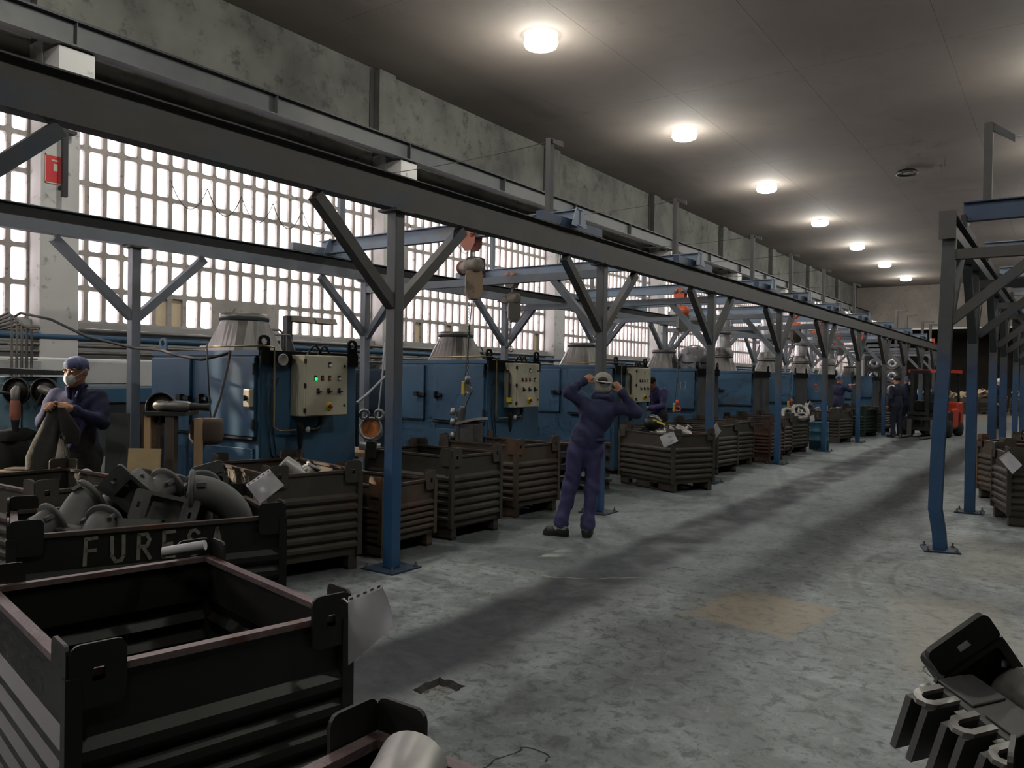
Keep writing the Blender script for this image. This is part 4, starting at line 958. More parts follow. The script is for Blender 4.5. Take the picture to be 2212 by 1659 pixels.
def cast_block(m_='casting_lt'):
    root = thing('valve_casting', 'x', 'casting')
    mb = MB(); mb.tube([(-.13,0,0),(-.06,0,.01),(.05,0,.02),(.13,0,0)], [.05,.062,.066,.045], 14); mb.build('body', MT[m_], root)
    mb = MB(); mb.lathe([(.03,0),(.06,0),(.062,.02),(.03,.022)], (.12,0,0), (1,0,-.1), 16); mb.build('flange', MT[m_], root)
    mb = MB(); mb.tube([(0,0,.04),(.02,.03,.11)], [.04,.034], 12); mb.lathe([(.02,0),(.046,0),(.046,.016),(.02,.016)], (.02,.03,.11), (.1,.2,1), 14); mb.build('neck', MT[m_], root)
    return root
def cast_ring(m_='casting_lt'):
    root = thing('ring_casting', 'x', 'casting')
    mb = MB(); mb.lathe([(.10,-.05),(.155,-.05),(.165,-.03),(.165,.03),(.155,.05),(.10,.05),(.095,.03),(.095,-.03),(.10,-.05)], (0,0,0), (0,0,1), 26); mb.build('rim', MT[m_], root)
    mb = MB(); mb.lathe([(.02,-.03),(.05,-.03),(.05,.04),(.02,.04),(.02,-.03)], (0,0,0), (0,0,1), 16); mb.build('hub', MT[m_], root)
    for k in range(3):
        a = 2*PI*k/3; mb = MB(); mb.bar((.045*math.cos(a),.045*math.sin(a),0),(.10*math.cos(a),.10*math.sin(a),0),.03,.05); mb.build('spoke', MT[m_], root)
    return root
def many(proto, items, group):
    for i, (loc, rot, sc, lab) in enumerate(items):
        o = proto if i == 0 else copy_tree(proto); place(o, loc, rot, sc); tag(o, lab, 'casting', group)
def inC2(u, v, z):          # u along the lettered face (0 left .. 1.08 right), v inward
    a = math.radians(67.3+90); ex = Vector((math.cos(a), math.sin(a), 0)); ey = Vector((-math.sin(a), math.cos(a), 0))
    return tuple(Vector((-3.53,2.84,0))+ex*v+ey*(1.24-u)+Vector((0,0,z)))
CAMR = YAW
EL = 'castings heaped in the FURESA crate'
many(cast_elbow(), [
    (inC2(.17,.34,.77), (.15,.35,CAMR-2.05), .88, 'grey pipe casting with round flange at the left end of the FURESA crate'),
    (inC2(.36,.50,.86), (.9,.5,CAMR-2.2), .95, 'grey humped pipe casting standing second from left in the FURESA crate'),
    (inC2(.40,.26,.76), (.15,.30,CAMR-1.55), .85, 'grey pipe casting with blank round end, lowest at left in the FURESA crate'),
    (inC2(.74,.50,.90), (.1,.40,CAMR-1.9), .95, 'topmost pipe casting with holed disc in the middle of the FURESA crate'),
    (inC2(.94,.52,.88), (.2,.35,CAMR-1.45), .9, 'pipe casting with dark round end behind the long elbow in the FURESA crate'),
    (inC2(.84,.30,.885), (.0,.0,CAMR+.30), 1.05, 'long smooth elbow casting lying at the right end of the FURESA crate'),
    (inC2(.80,.66,.84), (.2,.3,CAMR-1.0), .95, 'pale lilac pipe casting at the back of the FURESA crate'),
    (inC2(.52,.62,.82), (.2,.4,CAMR-2.2), .9, 'half hidden pipe casting at the back middle of the FURESA crate')], EL)
many(cast_bracket(), [
    (inC2(.57,.40,.845), (.3,.75,CAMR+.25), .95, 'square lattice bracket casting tilted on its corner in the FURESA crate'),
    (inC2(.69,.27,.80), (-.25,.2,CAMR+.0), .85, 'bracket casting with two bolt holes in front of the long elbow'),
    (inC2(1.02,.60,.82), (.1,1.3,CAMR+.5), .9, 'slotted bracket casting beside the plastic sleeve'),
    (inC2(.24,.20,.66), (.1,.1,CAMR-.2), .8, 'bracket casting low at the front left rim of the FURESA crate'),
    (inC2(.55,.22,.66), (1.2,.1,CAMR+.4), .8, 'dark bracket casting sunk low in the FURESA crate')], 'bracket castings in the FURESA crate')
many(cast_block(), [
    ((-4.78,10.62,.74),(.1,.2,1.0),1.0,'pale valve casting at the left of the crate with the drawing sheet'), ((-4.60,10.50,.76),(.4,.1,2.2),1.0,'pale valve casting in the middle of the crate with the drawing sheet'),
    ((-4.48,10.66,.78),(.1,.6,.2),1.0,'pale valve casting at the right of the crate with the drawing sheet'), ((-4.95,10.70,.70),(.1,.1,.4),1.0,'pale valve casting low at the back of that crate'),
    ((-5.22,4.35,.70),(.1,.9,1.0),1.2,'pale knobbed casting in the crate before the nearest machine'), ((-5.0,4.28,.66),(.6,.1,2.0),1.2,'pale casting low in the crate before the nearest machine')], 'pale valve castings')
many(cast_ring(), [((-4.75,17.62,.86),(.9,.3,.4),1.25,'larger pale ring casting leaning up in the far crate'), ((-4.95,17.42,.80),(1.1,-.4,1.2),1.05,'smaller pale ring casting lying left in the far crate')], 'pale ring castings')
rr = random.Random(11)
b2 = cast_bracket('casting_lt')
many(b2, [((-4.80-.22*k, 21.12+.10*(k % 3), .80+.03*(k % 2)), (rr.uniform(-.6,.6), rr.uniform(-1.4,1.4), rr.uniform(0,3)), .9, ['bracket casting on top of the far stencilled crate, leftmost', 'bracket casting on the far stencilled crate, second from left', 'bracket casting on the far stencilled crate, third from left', 'bracket casting on the far stencilled crate, rightmost'][k]) for k in range(4)], 'castings in the far stencilled crate')
# shiny cylinder in the bottom crate
root = thing('cylinder_casting', 'smooth light grey cylinder lying in the bottom foreground crate', 'casting', (-1.02,1.06,.72))
mb = MB(); mb.lathe([(0,-.18),(.062,-.18),(.072,-.17),(.072,.17),(.062,.18),(0,.18)], (0,0,0), (.35,-.9,-.25), 28); mb.build('shell', MT['casting_lt'], root)
mb = MB(); mb.lathe([(.0735,-.02),(.0735,.02)], (.03,-.08,-.02), (.35,-.9,-.25), 28); mb.build('scuffed_band', MT['galv'], root)
# comb bracket casting, bottom right
def comb(loc, rz, tilt, label):
    """block with a row of U-shaped clips; local y runs along the row, clips point to -x"""
    root = thing('comb_casting', label, 'casting', loc, 0, 'comb bracket castings'); root.rotation_euler = (tilt[0], tilt[1], rz)
    mb = MB(); mb.box((0,-.19,-.10),(.16,.19,.055)); bev(mb.build('block', MT['casting'], root), .012)
    for y in (-.16,-.03,.10):
        mb = MB(); mb.box((.02,y,.055),(.14,y+.10,.062)); bev(mb.build('raised_pad', MT['casting'], root), .004)
    for k in range(4):
        y = -.175+.098*k; w_, t_ = .062, .016
        mb = MB(); mb.box((-.11,y,-.09),(0,y+t_,.055)); mb.build('clip_cheek', MT['casting'], root)
        mb = MB(); mb.box((-.11,y+w_-t_,-.09),(0,y+w_,.055)); mb.build('clip_cheek', MT['casting'], root)
        poly = [(0,0),(0,t_),(-.07,t_),(-.085,t_+.006),(-.091,w_/2),(-.085,w_-t_-.006),(-.07,w_-t_),(0,w_-t_),(0,w_),(-.08,w_),(-.102,w_-.012),(-.112,w_/2),(-.102,.012),(-.08,0)]
        mb = MB(); mb.prism(poly, (-.002,y,.055), (1,0,0), (0,1,0), (0,0,1), .012); mb.build('machined_u_face', MT['casting_lt'], root)
        mb = MB(); mb.prism([(0,.02),(-.035,.05),(0,.05)], (.0,y+w_+.012,.0), (1,0,0), (0,0,1), (0,1,0), .012); mb.build('rib', MT['casting_lt'], root)
    return root
comb(tuple(at_d(2158,1640,1.80)), CAMR+.42, (.30,.0), 'comb-like bracket casting with four U-shaped clips, bottom right')
o = cast_elbow('casting_lt'); place(o, tuple(at_d(2215,1550,1.95)), (.4,.2,CAMR+.2), 1.0); tag(o, 'curved casting beside the comb bracket at the bottom right', 'casting')
o = cast_bracket('crate_dark'); place(o, tuple(at_d(2150,1490,2.0)), (.2,.9,CAMR+.2), .9); tag(o, 'black slab-like casting standing behind the comb bracket', 'casting')
# casting hanging under the nearest hoist
root = thing('hanging_casting', 'grey gearbox-like casting hanging from the nearest hoist hook', 'casting', (-5.78,7.35,1.02))
mb = MB(); mb.cbox((.06,0,-.14),(.20,.20,.24)); bev(mb.build('housing', MT['casting'], root), .02)
mb = MB(); mb.cbox((.06,0,.0),(.30,.24,.03), Matrix.Rotation(-.22,3,'Y')); mb.build('flange_plate', MT['casting_lt'], root)
mb = MB(); mb.tube([(-.12,0,-.25),(-.12,0,-.08),(-.10,0,.08),(-.06,0,.16)], [.07,.06,.055,.035], 12); mb.build('neck', MT['casting'], root)
for z in (-.18,-.02,.10):
    mb = MB(); mb.lathe([(.02,0),(.042,0),(.042,.04),(.0,.045)], (-.16,-.05,z), (-.5,-.8,.1), 12); mb.build('boss', MT['casting_lt'], root)
mb = MB(); mb.tube([(-.05,0,.12),(-.02,0,.22),(.03,0,.30),(.03,0,.45)], .011, 7); mb.build('lifting_rod', MT['galv'], root)
# casting with warm light painted orange into its face, on the bench between machine one and two
root = thing('pump_casting', 'grey pump casting with warm-lit orange round face, between the machines', 'casting', tuple(at_d(800,925,9.2)))
ax = (at_d(800,925,9.2)-CAMP).normalized(); fr = Vector((-.25*CR.x-.9*ax.x, -.25*CR.y-.9*ax.y, .28)).normalized()
mb = MB(); mb.lathe([(0,-.20),(.10,-.20),(.12,-.06),(.135,-.02),(.14,.0),(.115,.0),(.105,-.03),(0,-.04)], (0,0,0), fr, 24); mb.build('bell', MT['casting_lt'], root)
mb = MB(); mb.lathe([(0,-.03),(.104,-.025)], (0,0,0), fr, 24); mb.build('warm_lit_face', MT['painted_glow'], root)
for s_ in (-.07,.10):
    mb = MB(); mb.tube(arc(CR*s_+Vector((0,0,.16)), .05, 0, 360, 12, tuple(CR), (0,0,1)), .018, 8); mb.build('handle_ring', MT['casting_lt'], root)
mb = MB(); mb.tube([CR*-.12+Vector((0,0,-.20)), CR*.12+Vector((0,0,-.22))], .05, 12); mb.build('foot_pipe', MT['casting_lt'], root)
root2 = thing('work_bench', 'low wooden bench under the orange-faced casting, between the machines', 'bench', (at_d(812,940,9.3).x, at_d(812,940,9.3).y, 0))
bz = at_d(800,925,9.2).z-.275
mb = MB(); mb.box((-.6,-.25,bz-.05),(.45,.25,bz)); mb.build('bench_top', MT['wood'], root2)
for sx in (-.55,.40):
    for sy in (-.2,.2): mb = MB(); mb.box((sx-.03,sy-.03,0),(sx+.03,sy+.03,bz-.05)); mb.build('leg', MT['wood_dk'], root2)

# ================================================================ sleeves and papers tied to crates
def sleeve(pts, m_, label, group='document sleeves', strip=True, sketch=False, tie=None):
    """pts: four 3-D corners (top edge first); a thin sheet with a punched strip along the top edge"""
    P = [Vector(p) for p in pts]; n = (P[1]-P[0]).cross(P[3]-P[0]).normalized()
    if n.dot(CAMP-P[0]) < 0: n = -n
    c_ = sum(P, Vector())/4; root = thing('document_sleeve', label, 'paper', tuple(c_), 0, group)
    mb = MB(); nx, ny = 6, 6; vs = []
    for sgn in (0, 1):
        for j in range(ny+1):
            for i in range(nx+1):
                a = P[0].lerp(P[1], i/nx); b = P[3].lerp(P[2], i/nx); q = a.lerp(b, j/ny)
                vs.append(q-c_+n*(.010*math.sin(PI*i/nx*1.5)*math.sin(PI*j/ny)-.0015*sgn))
    K = (nx+1)*(ny+1); fs = []
    for j in range(ny):
        for i in range(nx):
            a = j*(nx+1)+i; fs += [(a, a+1, a+nx+2, a+nx+1), (K+a+nx+1, K+a+nx+2, K+a+1, K+a)]
    mb.add(vs, fs, True); mb.build('sheet', MT[m_], root)
    if strip:
        up = (P[0]-P[3]).normalized(); mb = MB(); a, b = P[0]-c_, P[1]-c_; w_ = .018
        mb.add([a, b, b+up*w_, a+up*w_, a-n*.002, b-n*.002, b+up*w_-n*.002, a+up*w_-n*.002], [(0,1,2,3),(7,6,5,4),(0,4,5,1),(2,6,7,3)]); mb.build('punched_strip', MT['paper'], root)
        for k in range(5):
            q = a.lerp(b, (k+.5)/5)+up*w_*.5; d = (b-a).normalized(); mb = MB(); mb.prism(rrect(.014,.006,.002,3), q+n*.001, d, up, n, .001); mb.build('punch_hole', MT['ink'], root)
    if tie is not None:
        a = P[0]-c_; b = Vector(tie)-c_; mb = MB(); mb.tube([a, a.lerp(b,.5)+Vector((0,0,.012)), b], .003, 5); mb.build('tie_wire', MT['paper'], root)
    if sketch:
        mb = MB(); cc = (P[0]+P[1]+P[2]+P[3])/4-c_; d = (P[1]-P[0]).normalized(); up = (P[0]-P[3]).normalized()
        for r_ in (.03,.045):
            mb.tube([cc+d*(r_*1.2*math.cos(t_))+up*(r_*math.sin(t_)) + n*.004 for t_ in np.linspace(.4,5.6,14)], .0018, 4)
        mb.build('line_drawing', MT['ink'], root)
    return root
def quad(px4, dep4): return [tuple(at_d(p[0], p[1], d)) for p, d in zip(px4, dep4)]
sleeve(quad([(752,1302),(826,1270),(850,1352),(752,1438)], [2.56,2.50,2.46,2.54]), 'paper_grey', 'large grey plastic sleeve hanging off the corner of the black foreground crate', tie=(-1.955,1.815,.80))
sleeve(quad([(534,1052),(586,1018),(614,1048),(562,1088)], [4.75,4.82,4.80,4.72]), 'paper_grey', 'shiny plastic sleeve tied to the lettered crate before the nearest machine', tie=(-4.81,3.77,.84))
sleeve(quad([(1425,944),(1455,932),(1465,953),(1434,967)], [10.66]*4), 'paper', 'white drawing sheet on the crate right of the standing worker', sketch=True, strip=False, tie=(-4.375,10.06,.83))
sleeve(quad([(1538,928),(1549,915),(1558,931),(1546,948)], [12.5]*4), 'paper_grey', 'small pale sleeve tilted on the second crate right of the worker')
sleeve(quad([(1681,901),(1692,909),(1702,919),(1683,924)], [16.5]*4), 'paper', 'white sleeve with torn edge beside the post by the ring castings', strip=False)
sleeve(quad([(1749,900),(1759,895),(1760,908),(1750,912)], [17.9]*4), 'paper', 'grey sheet at the right corner of the ring-casting crate', strip=False)
sleeve(quad([(1718,903),(1728,903),(1728,913),(1718,913)], [17.3]*4), 'paper', 'small beige note on the front of the ring-casting crate', strip=False)
sleeve(quad([(2160,992),(2182,978),(2208,1005),(2187,1024)], [8.50,8.42,8.36,8.42]), 'paper', 'bright white sheet on the corner of the right-edge crate', tie=(-.51,10.16,.82))
# rolled paper stuck through the lug of the black crate
root = thing('paper_roll', 'rolled white paper stuck through the back lug of the black foreground crate', 'paper', tuple(at_d(398,1188,3.22)))
mb = MB(); mb.tube([CR*-.085+Vector((0,0,-.008)), CR*.085+Vector((0,0,.02))], .020, 14); mb.build('roll', MT['paper'], root)
mb = MB(); mb.lathe([(.012,0),(.0205,0)], tuple(CR*-.0855+Vector((0,0,-.008))), tuple(-CR), 14); mb.build('roll_end', MT['paper_grey'], root)
root = thing('wire_loop', 'pale wire loop hooked over the rim in front of the masked worker', 'wire', tuple(at_d(186,1030,6.0)))
mb = MB(); mb.tube(arc((0,0,0), .055, -30, 190, 12, tuple(CR), (0,0,1)), .008, 7); mb.build('loop', MT['paper'], root)
# ================================================================ people (signed-distance bodies, one continuous surface)
def s_nets(F, org, h):
    S = F < 0; nx, ny, nz = F.shape
    cnt = np.zeros((nx-1,ny-1,nz-1), np.int8)
    for a in (0,1):
        for b in (0,1):
            for c in (0,1): cnt += S[a:nx-1+a, b:ny-1+b, c:nz-1+c]
    act = (cnt > 0) & (cnt < 8); idx = -np.ones(act.shape, np.int64); I = np.argwhere(act); idx[act] = np.arange(len(I))
    acc = np.zeros((len(I),3)); n = np.zeros(len(I))
    cs = [(a,b,c) for a in (0,1) for b in (0,1) for c in (0,1)]
    for p in cs:
        for ax in range(3):
            if p[ax]: continue
            q = list(p); q[ax] = 1
            f0 = F[I[:,0]+p[0], I[:,1]+p[1], I[:,2]+p[2]]; f1 = F[I[:,0]+q[0], I[:,1]+q[1], I[:,2]+q[2]]
            m = (f0 < 0) != (f1 < 0); t_ = np.where(m, f0/np.where(f0 == f1, 1, f0-f1), 0)
            pos = np.tile(np.array(p, float), (len(I),1)); pos[:,ax] += t_; acc[m] += pos[m]; n[m] += 1
    v = (I+acc/n[:,None])*h+org; quads = []
    for ax in range(3):
        o1, o2 = [(1,2),(2,0),(0,1)][ax]
        sl0 = [slice(None)]*3; sl1 = [slice(None)]*3; sl0[ax] = slice(0,-1); sl1[ax] = slice(1,None)
        ch = S[tuple(sl0)] != S[tuple(sl1)]; E = np.argwhere(ch)
        E = E[(E[:,o1] > 0) & (E[:,o2] > 0) & (E[:,o1] < F.shape[o1]-1) & (E[:,o2] < F.shape[o2]-1)]
        def cell(d1, d2):
            c_ = E.copy(); c_[:,o1] -= d1; c_[:,o2] -= d2; return idx[c_[:,0],c_[:,1],c_[:,2]]
        a, b, c, d = cell(1,1), cell(0,1), cell(0,0), cell(1,0)
        flip = S[E[:,0],E[:,1],E[:,2]]
        q = np.stack([a,b,c,d],1); q[~flip] = q[~flip][:,::-1]; quads.append(q)
    return v, np.concatenate(quads)
def cone(p, a, b, ra, rb):
    a = np.array(a, float); b = np.array(b, float); d = b-a; t_ = np.clip(((p-a)@d)/max(d@d,1e-9), 0, 1)
    return np.linalg.norm(p-a-t_[...,None]*d, axis=-1)-(ra+(rb-ra)*t_)
def ellp(p, c, r, R=None):
    q = p-np.array(c, float)
    if R is not None: q = q@R
    r = np.array(r, float); k = np.linalg.norm(q/r, axis=-1); k2 = np.linalg.norm(q/(r*r), axis=-1); return k*(k-1)/np.maximum(k2,1e-6)
def smin(a, b, k):
    h = np.clip(.5+.5*(b-a)/k, 0, 1); return b*(1-h)+a*h-k*h*(1-h)
def sdf_mesh(name, prims, mats, h, parent, wr=0.0, k=.03):
    """prims: (kind, args, mat, blend k). returns an object; face material = nearest primitive"""
    lo = np.full(3, 9.); hi = np.full(3, -9.)
    for (kd, a, m, kk) in prims:
        if kd == 'c': pts = [(np.array(a[0]), a[2]), (np.array(a[1]), a[3])]
        else: pts = [(np.array(a[0]), max(a[1]))]
        for c_, r in pts: lo = np.minimum(lo, c_-r); hi = np.maximum(hi, c_+r)
    lo -= 3*h+.02; hi += 3*h+.02; dims = np.ceil((hi-lo)/h).astype(int)+1
    F = np.full(dims, 1.0); Wm = np.full(dims, 9.0); Mi = np.zeros(dims, np.int8)
    ax = [lo[i]+np.arange(dims[i])*h for i in range(3)]
    for (kd, a, m, kk) in prims:
        mar = .10
        if kd == 'c': l_ = np.minimum(np.array(a[0])-a[2], np.array(a[1])-a[3])-mar; u_ = np.maximum(np.array(a[0])+a[2], np.array(a[1])+a[3])+mar
        else: l_ = np.array(a[0])-max(a[1])-mar; u_ = np.array(a[0])+max(a[1])+mar
        i0 = np.maximum(0, np.floor((l_-lo)/h).astype(int)); i1 = np.minimum(dims, np.ceil((u_-lo)/h).astype(int)+1)
        sl = tuple(slice(i0[i], i1[i]) for i in range(3))
        G = np.stack(np.meshgrid(*[ax[i][sl[i]] for i in range(3)], indexing='ij'), -1)
        d = cone(G, *a) if kd == 'c' else ellp(G, *a)
        cur = Wm[sl]; better = d < cur; Wm[sl] = np.where(better, d, cur); Mi[sl] = np.where(better, m, Mi[sl])
        F[sl] = smin(F[sl], d, kk)
    if wr:
        G = np.stack(np.meshgrid(*ax, indexing='ij'), -1); x, y, z = G[...,0], G[...,1], G[...,2]
        w = np.sin(z*38+7*np.sin(x*9+y*5)+3*np.sin(y*13))*.6+np.sin(x*31+z*23+4*np.sin(z*11+x*6))*.4
        w = w+.8*np.sin(z*17+2.2*np.sin(x*14+y*9)+x*11)
        cloth = np.isin(Mi, WRINK); F = F+np.where(cloth, wr*w, 0)
    v, q = s_nets(F, lo, h); me = bpy.data.meshes.new(name); me.from_pydata(v.tolist(), [], q.tolist())
    for m in mats: me.materials.append(m)
    c_ = v[q].mean(1); ii = np.clip(np.round((c_-lo)/h).astype(int), 0, dims-1); mi = Mi[ii[:,0],ii[:,1],ii[:,2]]
    me.polygons.foreach_set('material_index', mi.astype(np.int32)); me.polygons.foreach_set('use_smooth', np.ones(len(q), bool)); me.update()
    o = link(name, me, parent); sm = o.modifiers.new('smooth', 'SMOOTH'); sm.factor = .5; sm.iterations = 2
    return o
WRINK = (1, 2)          # cloth material slots
def hand(prims, w, d, side, nrm, m=0, curl=.6, sc=1.0, mid=None):
    """palm at w heading d; nrm = back-of-hand normal; four fingers curl towards -nrm, thumb on the side"""
    w = np.array(w, float); d = np.array(d, float); d /= np.linalg.norm(d); nrm = np.array(nrm, float); nrm -= d*(nrm@d); nrm /= np.linalg.norm(nrm); s_ = np.cross(d, nrm)*side
    prims.append(('c', (w, w+d*.045*sc, .026*sc, .030*sc), m, .02)); prims.append(('c', (w+d*.05*sc-s_*.020*sc, w+d*.05*sc+s_*.022*sc, .019*sc, .019*sc), m, .02))
    for k, (off, ln) in enumerate(((-.032,.058),(-.011,.070),(.011,.074),(.031,.066))):
        b = w+(d*.075+s_*off)*sc; m1 = b+(d*math.cos(curl*.5)-nrm*math.sin(curl*.5))*ln*.45*sc; m2 = m1+(d*math.cos(curl*1.6)-nrm*math.sin(curl*1.6))*ln*.32*sc; m3 = m2+(d*math.cos(curl*2.4)-nrm*math.sin(curl*2.4))*ln*.28*sc
        prims += [('c', (b-d*.02*sc, m1, .0105*sc, .0095*sc), m, .006), ('c', (m1, m2, .0095*sc, .009*sc), m, .005), ('c', (m2, m3, .009*sc, .0078*sc), m, .005)]
    b = w+(d*.02+s_*.028)*sc; t1 = b+(s_*.028+d*.022-nrm*.012)*sc; t2 = t1+(d*.028+s_*.004-nrm*.016)*sc
    prims += [('c', (b, t1, .015*sc, .0115*sc), m, .01), ('c', (t1, t2, .0115*sc, .009*sc), m, .006)]
def face(prims, c, fw, up, m=0, sc=1.0):
    c = np.array(c, float); fw = np.array(fw, float); fw /= np.linalg.norm(fw); up = np.array(up, float); up -= fw*(up@fw); up /= np.linalg.norm(up); rt = np.cross(fw, up)
    P = lambda a, b, d: tuple(c+(rt*a+fw*b+up*d)*sc)
    R = np.stack([rt, fw, up], 1)
    prims += [('e', (P(0,-.012,.018), (.076*sc,.095*sc,.098*sc), R), m, .03), ('e', (P(0,.025,-.048), (.056*sc,.066*sc,.072*sc), R), m, .03),
              ('c', (P(0,.088,.012), P(0,.108,-.022), .011*sc, .015*sc), m, .012), ('c', (P(-.02,.100,-.027), P(.02,.100,-.027), .008*sc, .008*sc), m, .008),
              ('c', (P(-.05,.078,.030), P(.05,.078,.030), .012*sc, .012*sc), m, .012), ('c', (P(-.022,.085,-.060), P(.022,.085,-.060), .009*sc, .009*sc), m, .008), ('e', (P(0,.075,-.095), (.026*sc,.024*sc,.022*sc), R), m, .015)]
    for s_ in (-1, 1): prims += [('e', (P(.078*s_,-.012,-.005), (.010*sc,.022*sc,.032*sc), R), m, .006)]
    return P, R
def person(label, loc, rz, J, mats, h, wr=.004, face_fw=(0,1,0), face_up=(0,0,1), hands=True, shoes=True, cap=None, hair=None, sc_head=1.0, curl=.6, apron=None):
    """J in local metres: x right of the figure's own view axis, y = heading, z up"""
    root = thing('person', label, 'person', loc, rz); pr = []
    a = lambda k: np.array(J[k], float)
    CL, TR, SK = 1, 2, 0
    pel, wai, che, nek, hd = a('pelvis'), a('waist'), a('chest'), a('neck'), a('head')
    pr += [('e', (pel, (.165,.118,.125)), TR, .05), ('e', (wai, (.150,.105,.135)), CL, .06), ('e', (che, (.170,.115,.17)), CL, .06), ('c', (a('shL')*.55+che*.45, a('shR')*.55+che*.45, .085, .085), CL, .05), ('c', (che+(nek-che)*.55, nek, .085, .062), CL, .04)]
    pr += [('c', (pel*.4+wai*.6, wai, .14, .14), CL, .04)]
    pr += [('c', (nek, hd-np.array(face_up)*.06*sc_head, .052, .055), SK, .02)]
    P, R = face(pr, hd, face_fw, face_up, SK, sc_head)
    for s_ in 'LR':
        hp, kn, an = a('hip'+s_), a('kn'+s_), a('an'+s_); sh, el, wr_ = a('sh'+s_), a('el'+s_), a('wr'+s_)
        pr += [('c', (hp, kn, .098, .072), TR, .04), ('c', (kn, an, .072, .060), TR, .03), ('c', (an+np.array((0,0,.06)), an+np.array((0,0,.015)), .064, .068), TR, .02)]
        pr += [('c', (sh, el, .068, .054), CL, .04), ('c', (el, el+(wr_-el)*.9, .054, .042), CL, .03), ('c', (el+(wr_-el)*.84, el+(wr_-el)*.92, .047, .047), CL, .01), ('c', (el+(wr_-el)*.85, wr_, .036, .028), SK, .01)]
        pr += [('c', (an, a('toe'+s_)*.25+an*.75-np.array((0,0,.03)), .04, .04), SK, .01)]
        if hands:
            hv = a('ha'+s_)-wr_; hand(pr, wr_, hv, 1 if s_ == 'L' else -1, a('hn'+s_) if 'hn'+s_ in J else np.array((0,-1,0.2)), SK, curl)
    body = sdf_mesh('body', pr, mats, h, root, wr)
    if shoes:
        for s_ in 'LR':
            an, to = a('an'+s_), a('toe'+s_); d = to-an; d[2] = 0; d /= np.linalg.norm(d); hl = an-d*.035; hl[2] = .045; to = to.copy(); to[2] = .042
            g = np.array((1,1,0)); mid = (hl+to)/2
            sp = [('c', (hl, mid, .044, .043), 0, .03), ('c', (mid, to-d*.015, .043, .047), 0, .03), ('c', (an*g+np.array((0,0,.055)), an*g+np.array((0,0,.125)), .050, .056), 0, .045),
                  ('c', (an*g+np.array((0,0,.105))-d*.008, an*g+np.array((0,0,.105))+d*.008, .058, .058), 2, .006),
                  ('c', (hl*g+np.array((0,0,.014)), to*g+np.array((0,0,.014)), .044, .050), 1, .006)]
            sdf_mesh('shoe', sp, [MT['shoe'], MT['rubber'], MT['cap_grey']], max(.008, h), root)
    if cap:
        cp = [('e', (P(0,-.014,.040), (.088*sc_head,.108*sc_head,.090*sc_head), R), 0, .02)]+[('e', (P(*c_[0]), c_[1], R), c_[2], .02) for c_ in cap.get('extra', [])]
        sdf_mesh('cap', cp, cap['mats'], max(.007, h), root)
    if hair:
        sdf_mesh('hair', [('e', (P(0,-.022,.034), (.083*sc_head,.100*sc_head,.092*sc_head), R), 0, .02)], [hair], max(.008, h), root)
    return root, P, R
def std_pose(**kw):
    J = dict(pelvis=(0,0,.90), waist=(0,.01,1.04), chest=(0,.0,1.26), neck=(0,-.01,1.46), head=(0,.02,1.60), shL=(-.185,-.01,1.38), shR=(.185,-.01,1.38), elL=(-.24,-.02,1.10), elR=(.24,-.02,1.10), wrL=(-.22,.08,.90), wrR=(.22,.08,.90), haL=(-.21,.12,.80), haR=(.21,.12,.80),
             hipL=(-.09,0,.86), hipR=(.09,0,.86), knL=(-.10,.03,.48), knR=(.10,.03,.48), anL=(-.11,0,.10), anR=(.11,0,.10), toeL=(-.13,.16,.04), toeR=(.13,.16,.04))
    J.update(kw); return J
# --- the worker in the middle, back to us, both hands at his headgear
J1 = std_pose(pelvis=(.10,0,.86), waist=(.12,-.01,.99), chest=(.20,-.01,1.18), neck=(.255,.01,1.345), head=(.262,.05,1.475),
    shL=(.065,-.01,1.295), shR=(.385,.0,1.265), elL=(-.085,-.03,1.40), elR=(.585,-.02,1.215), wrL=(.075,.0,1.515), wrR=(.435,-.01,1.415), haL=(.14,.03,1.56), haR=(.385,.01,1.50), hnL=(-.4,-.8,.5), hnR=(.5,-.8,.2),
    hipL=(.02,0,.82), hipR=(.18,0,.82), knL=(-.045,.03,.47), knR=(.175,.03,.47), anL=(-.125,.0,.12), anR=(.125,-.02,.10), toeL=(-.255,.06,.04), toeR=(.155,.15,.04))
base1 = at_h(1240,1158,0)
p1, P, R = person('worker in navy overalls seen from behind, adjusting his grey headgear with both hands', (base1.x, base1.y, 0), YAW, J1, [MT['skin_dk'], MT['navy'], MT['navy2']], .0075, .0060, face_fw=(0,.95,.10), face_up=(0,-.1,1), curl=.7)
capm = [MT['cap_grey'], MT['hair']]
sdf_mesh('cap', [('e', (P(0,-.02,.045), (.094,.112,.088), R), 0, .02), ('e', (P(0,-.04,-.03), (.083,.082,.055), R), 0, .03), ('e', (P(-.012,-.108,.058), (.050,.040,.036), R), 1, .004)], capm, .007, p1)
mb = MB(); mb.tube([P(-.075,-.10,.052), P(-.03,-.148,.052), P(.02,-.150,.046), P(.07,-.112,.040)], .006, 6); mb.build('mask_strap', MT['mask'], p1)
mb = MB(); mb.tube([P(.08,-.04,-.02), P(.09,-.05,-.09), P(.07,-.07,-.15)], .006, 6); mb.build('strap_end', MT['cable_pale'], p1)
sdf_mesh('jacket_hem', [('e', ((.125,-.005,.945), (.178,.135,.045)), 0, .02)], [MT['navy']], .009, p1)
sdf_mesh('collar', [('c', ((.20,.0,1.355),(.315,.0,1.345),.060,.060), 0, .02), ('e', ((.255,.0,1.365),(.088,.085,.035)), 0, .02)], [MT['navy']], .008, p1)
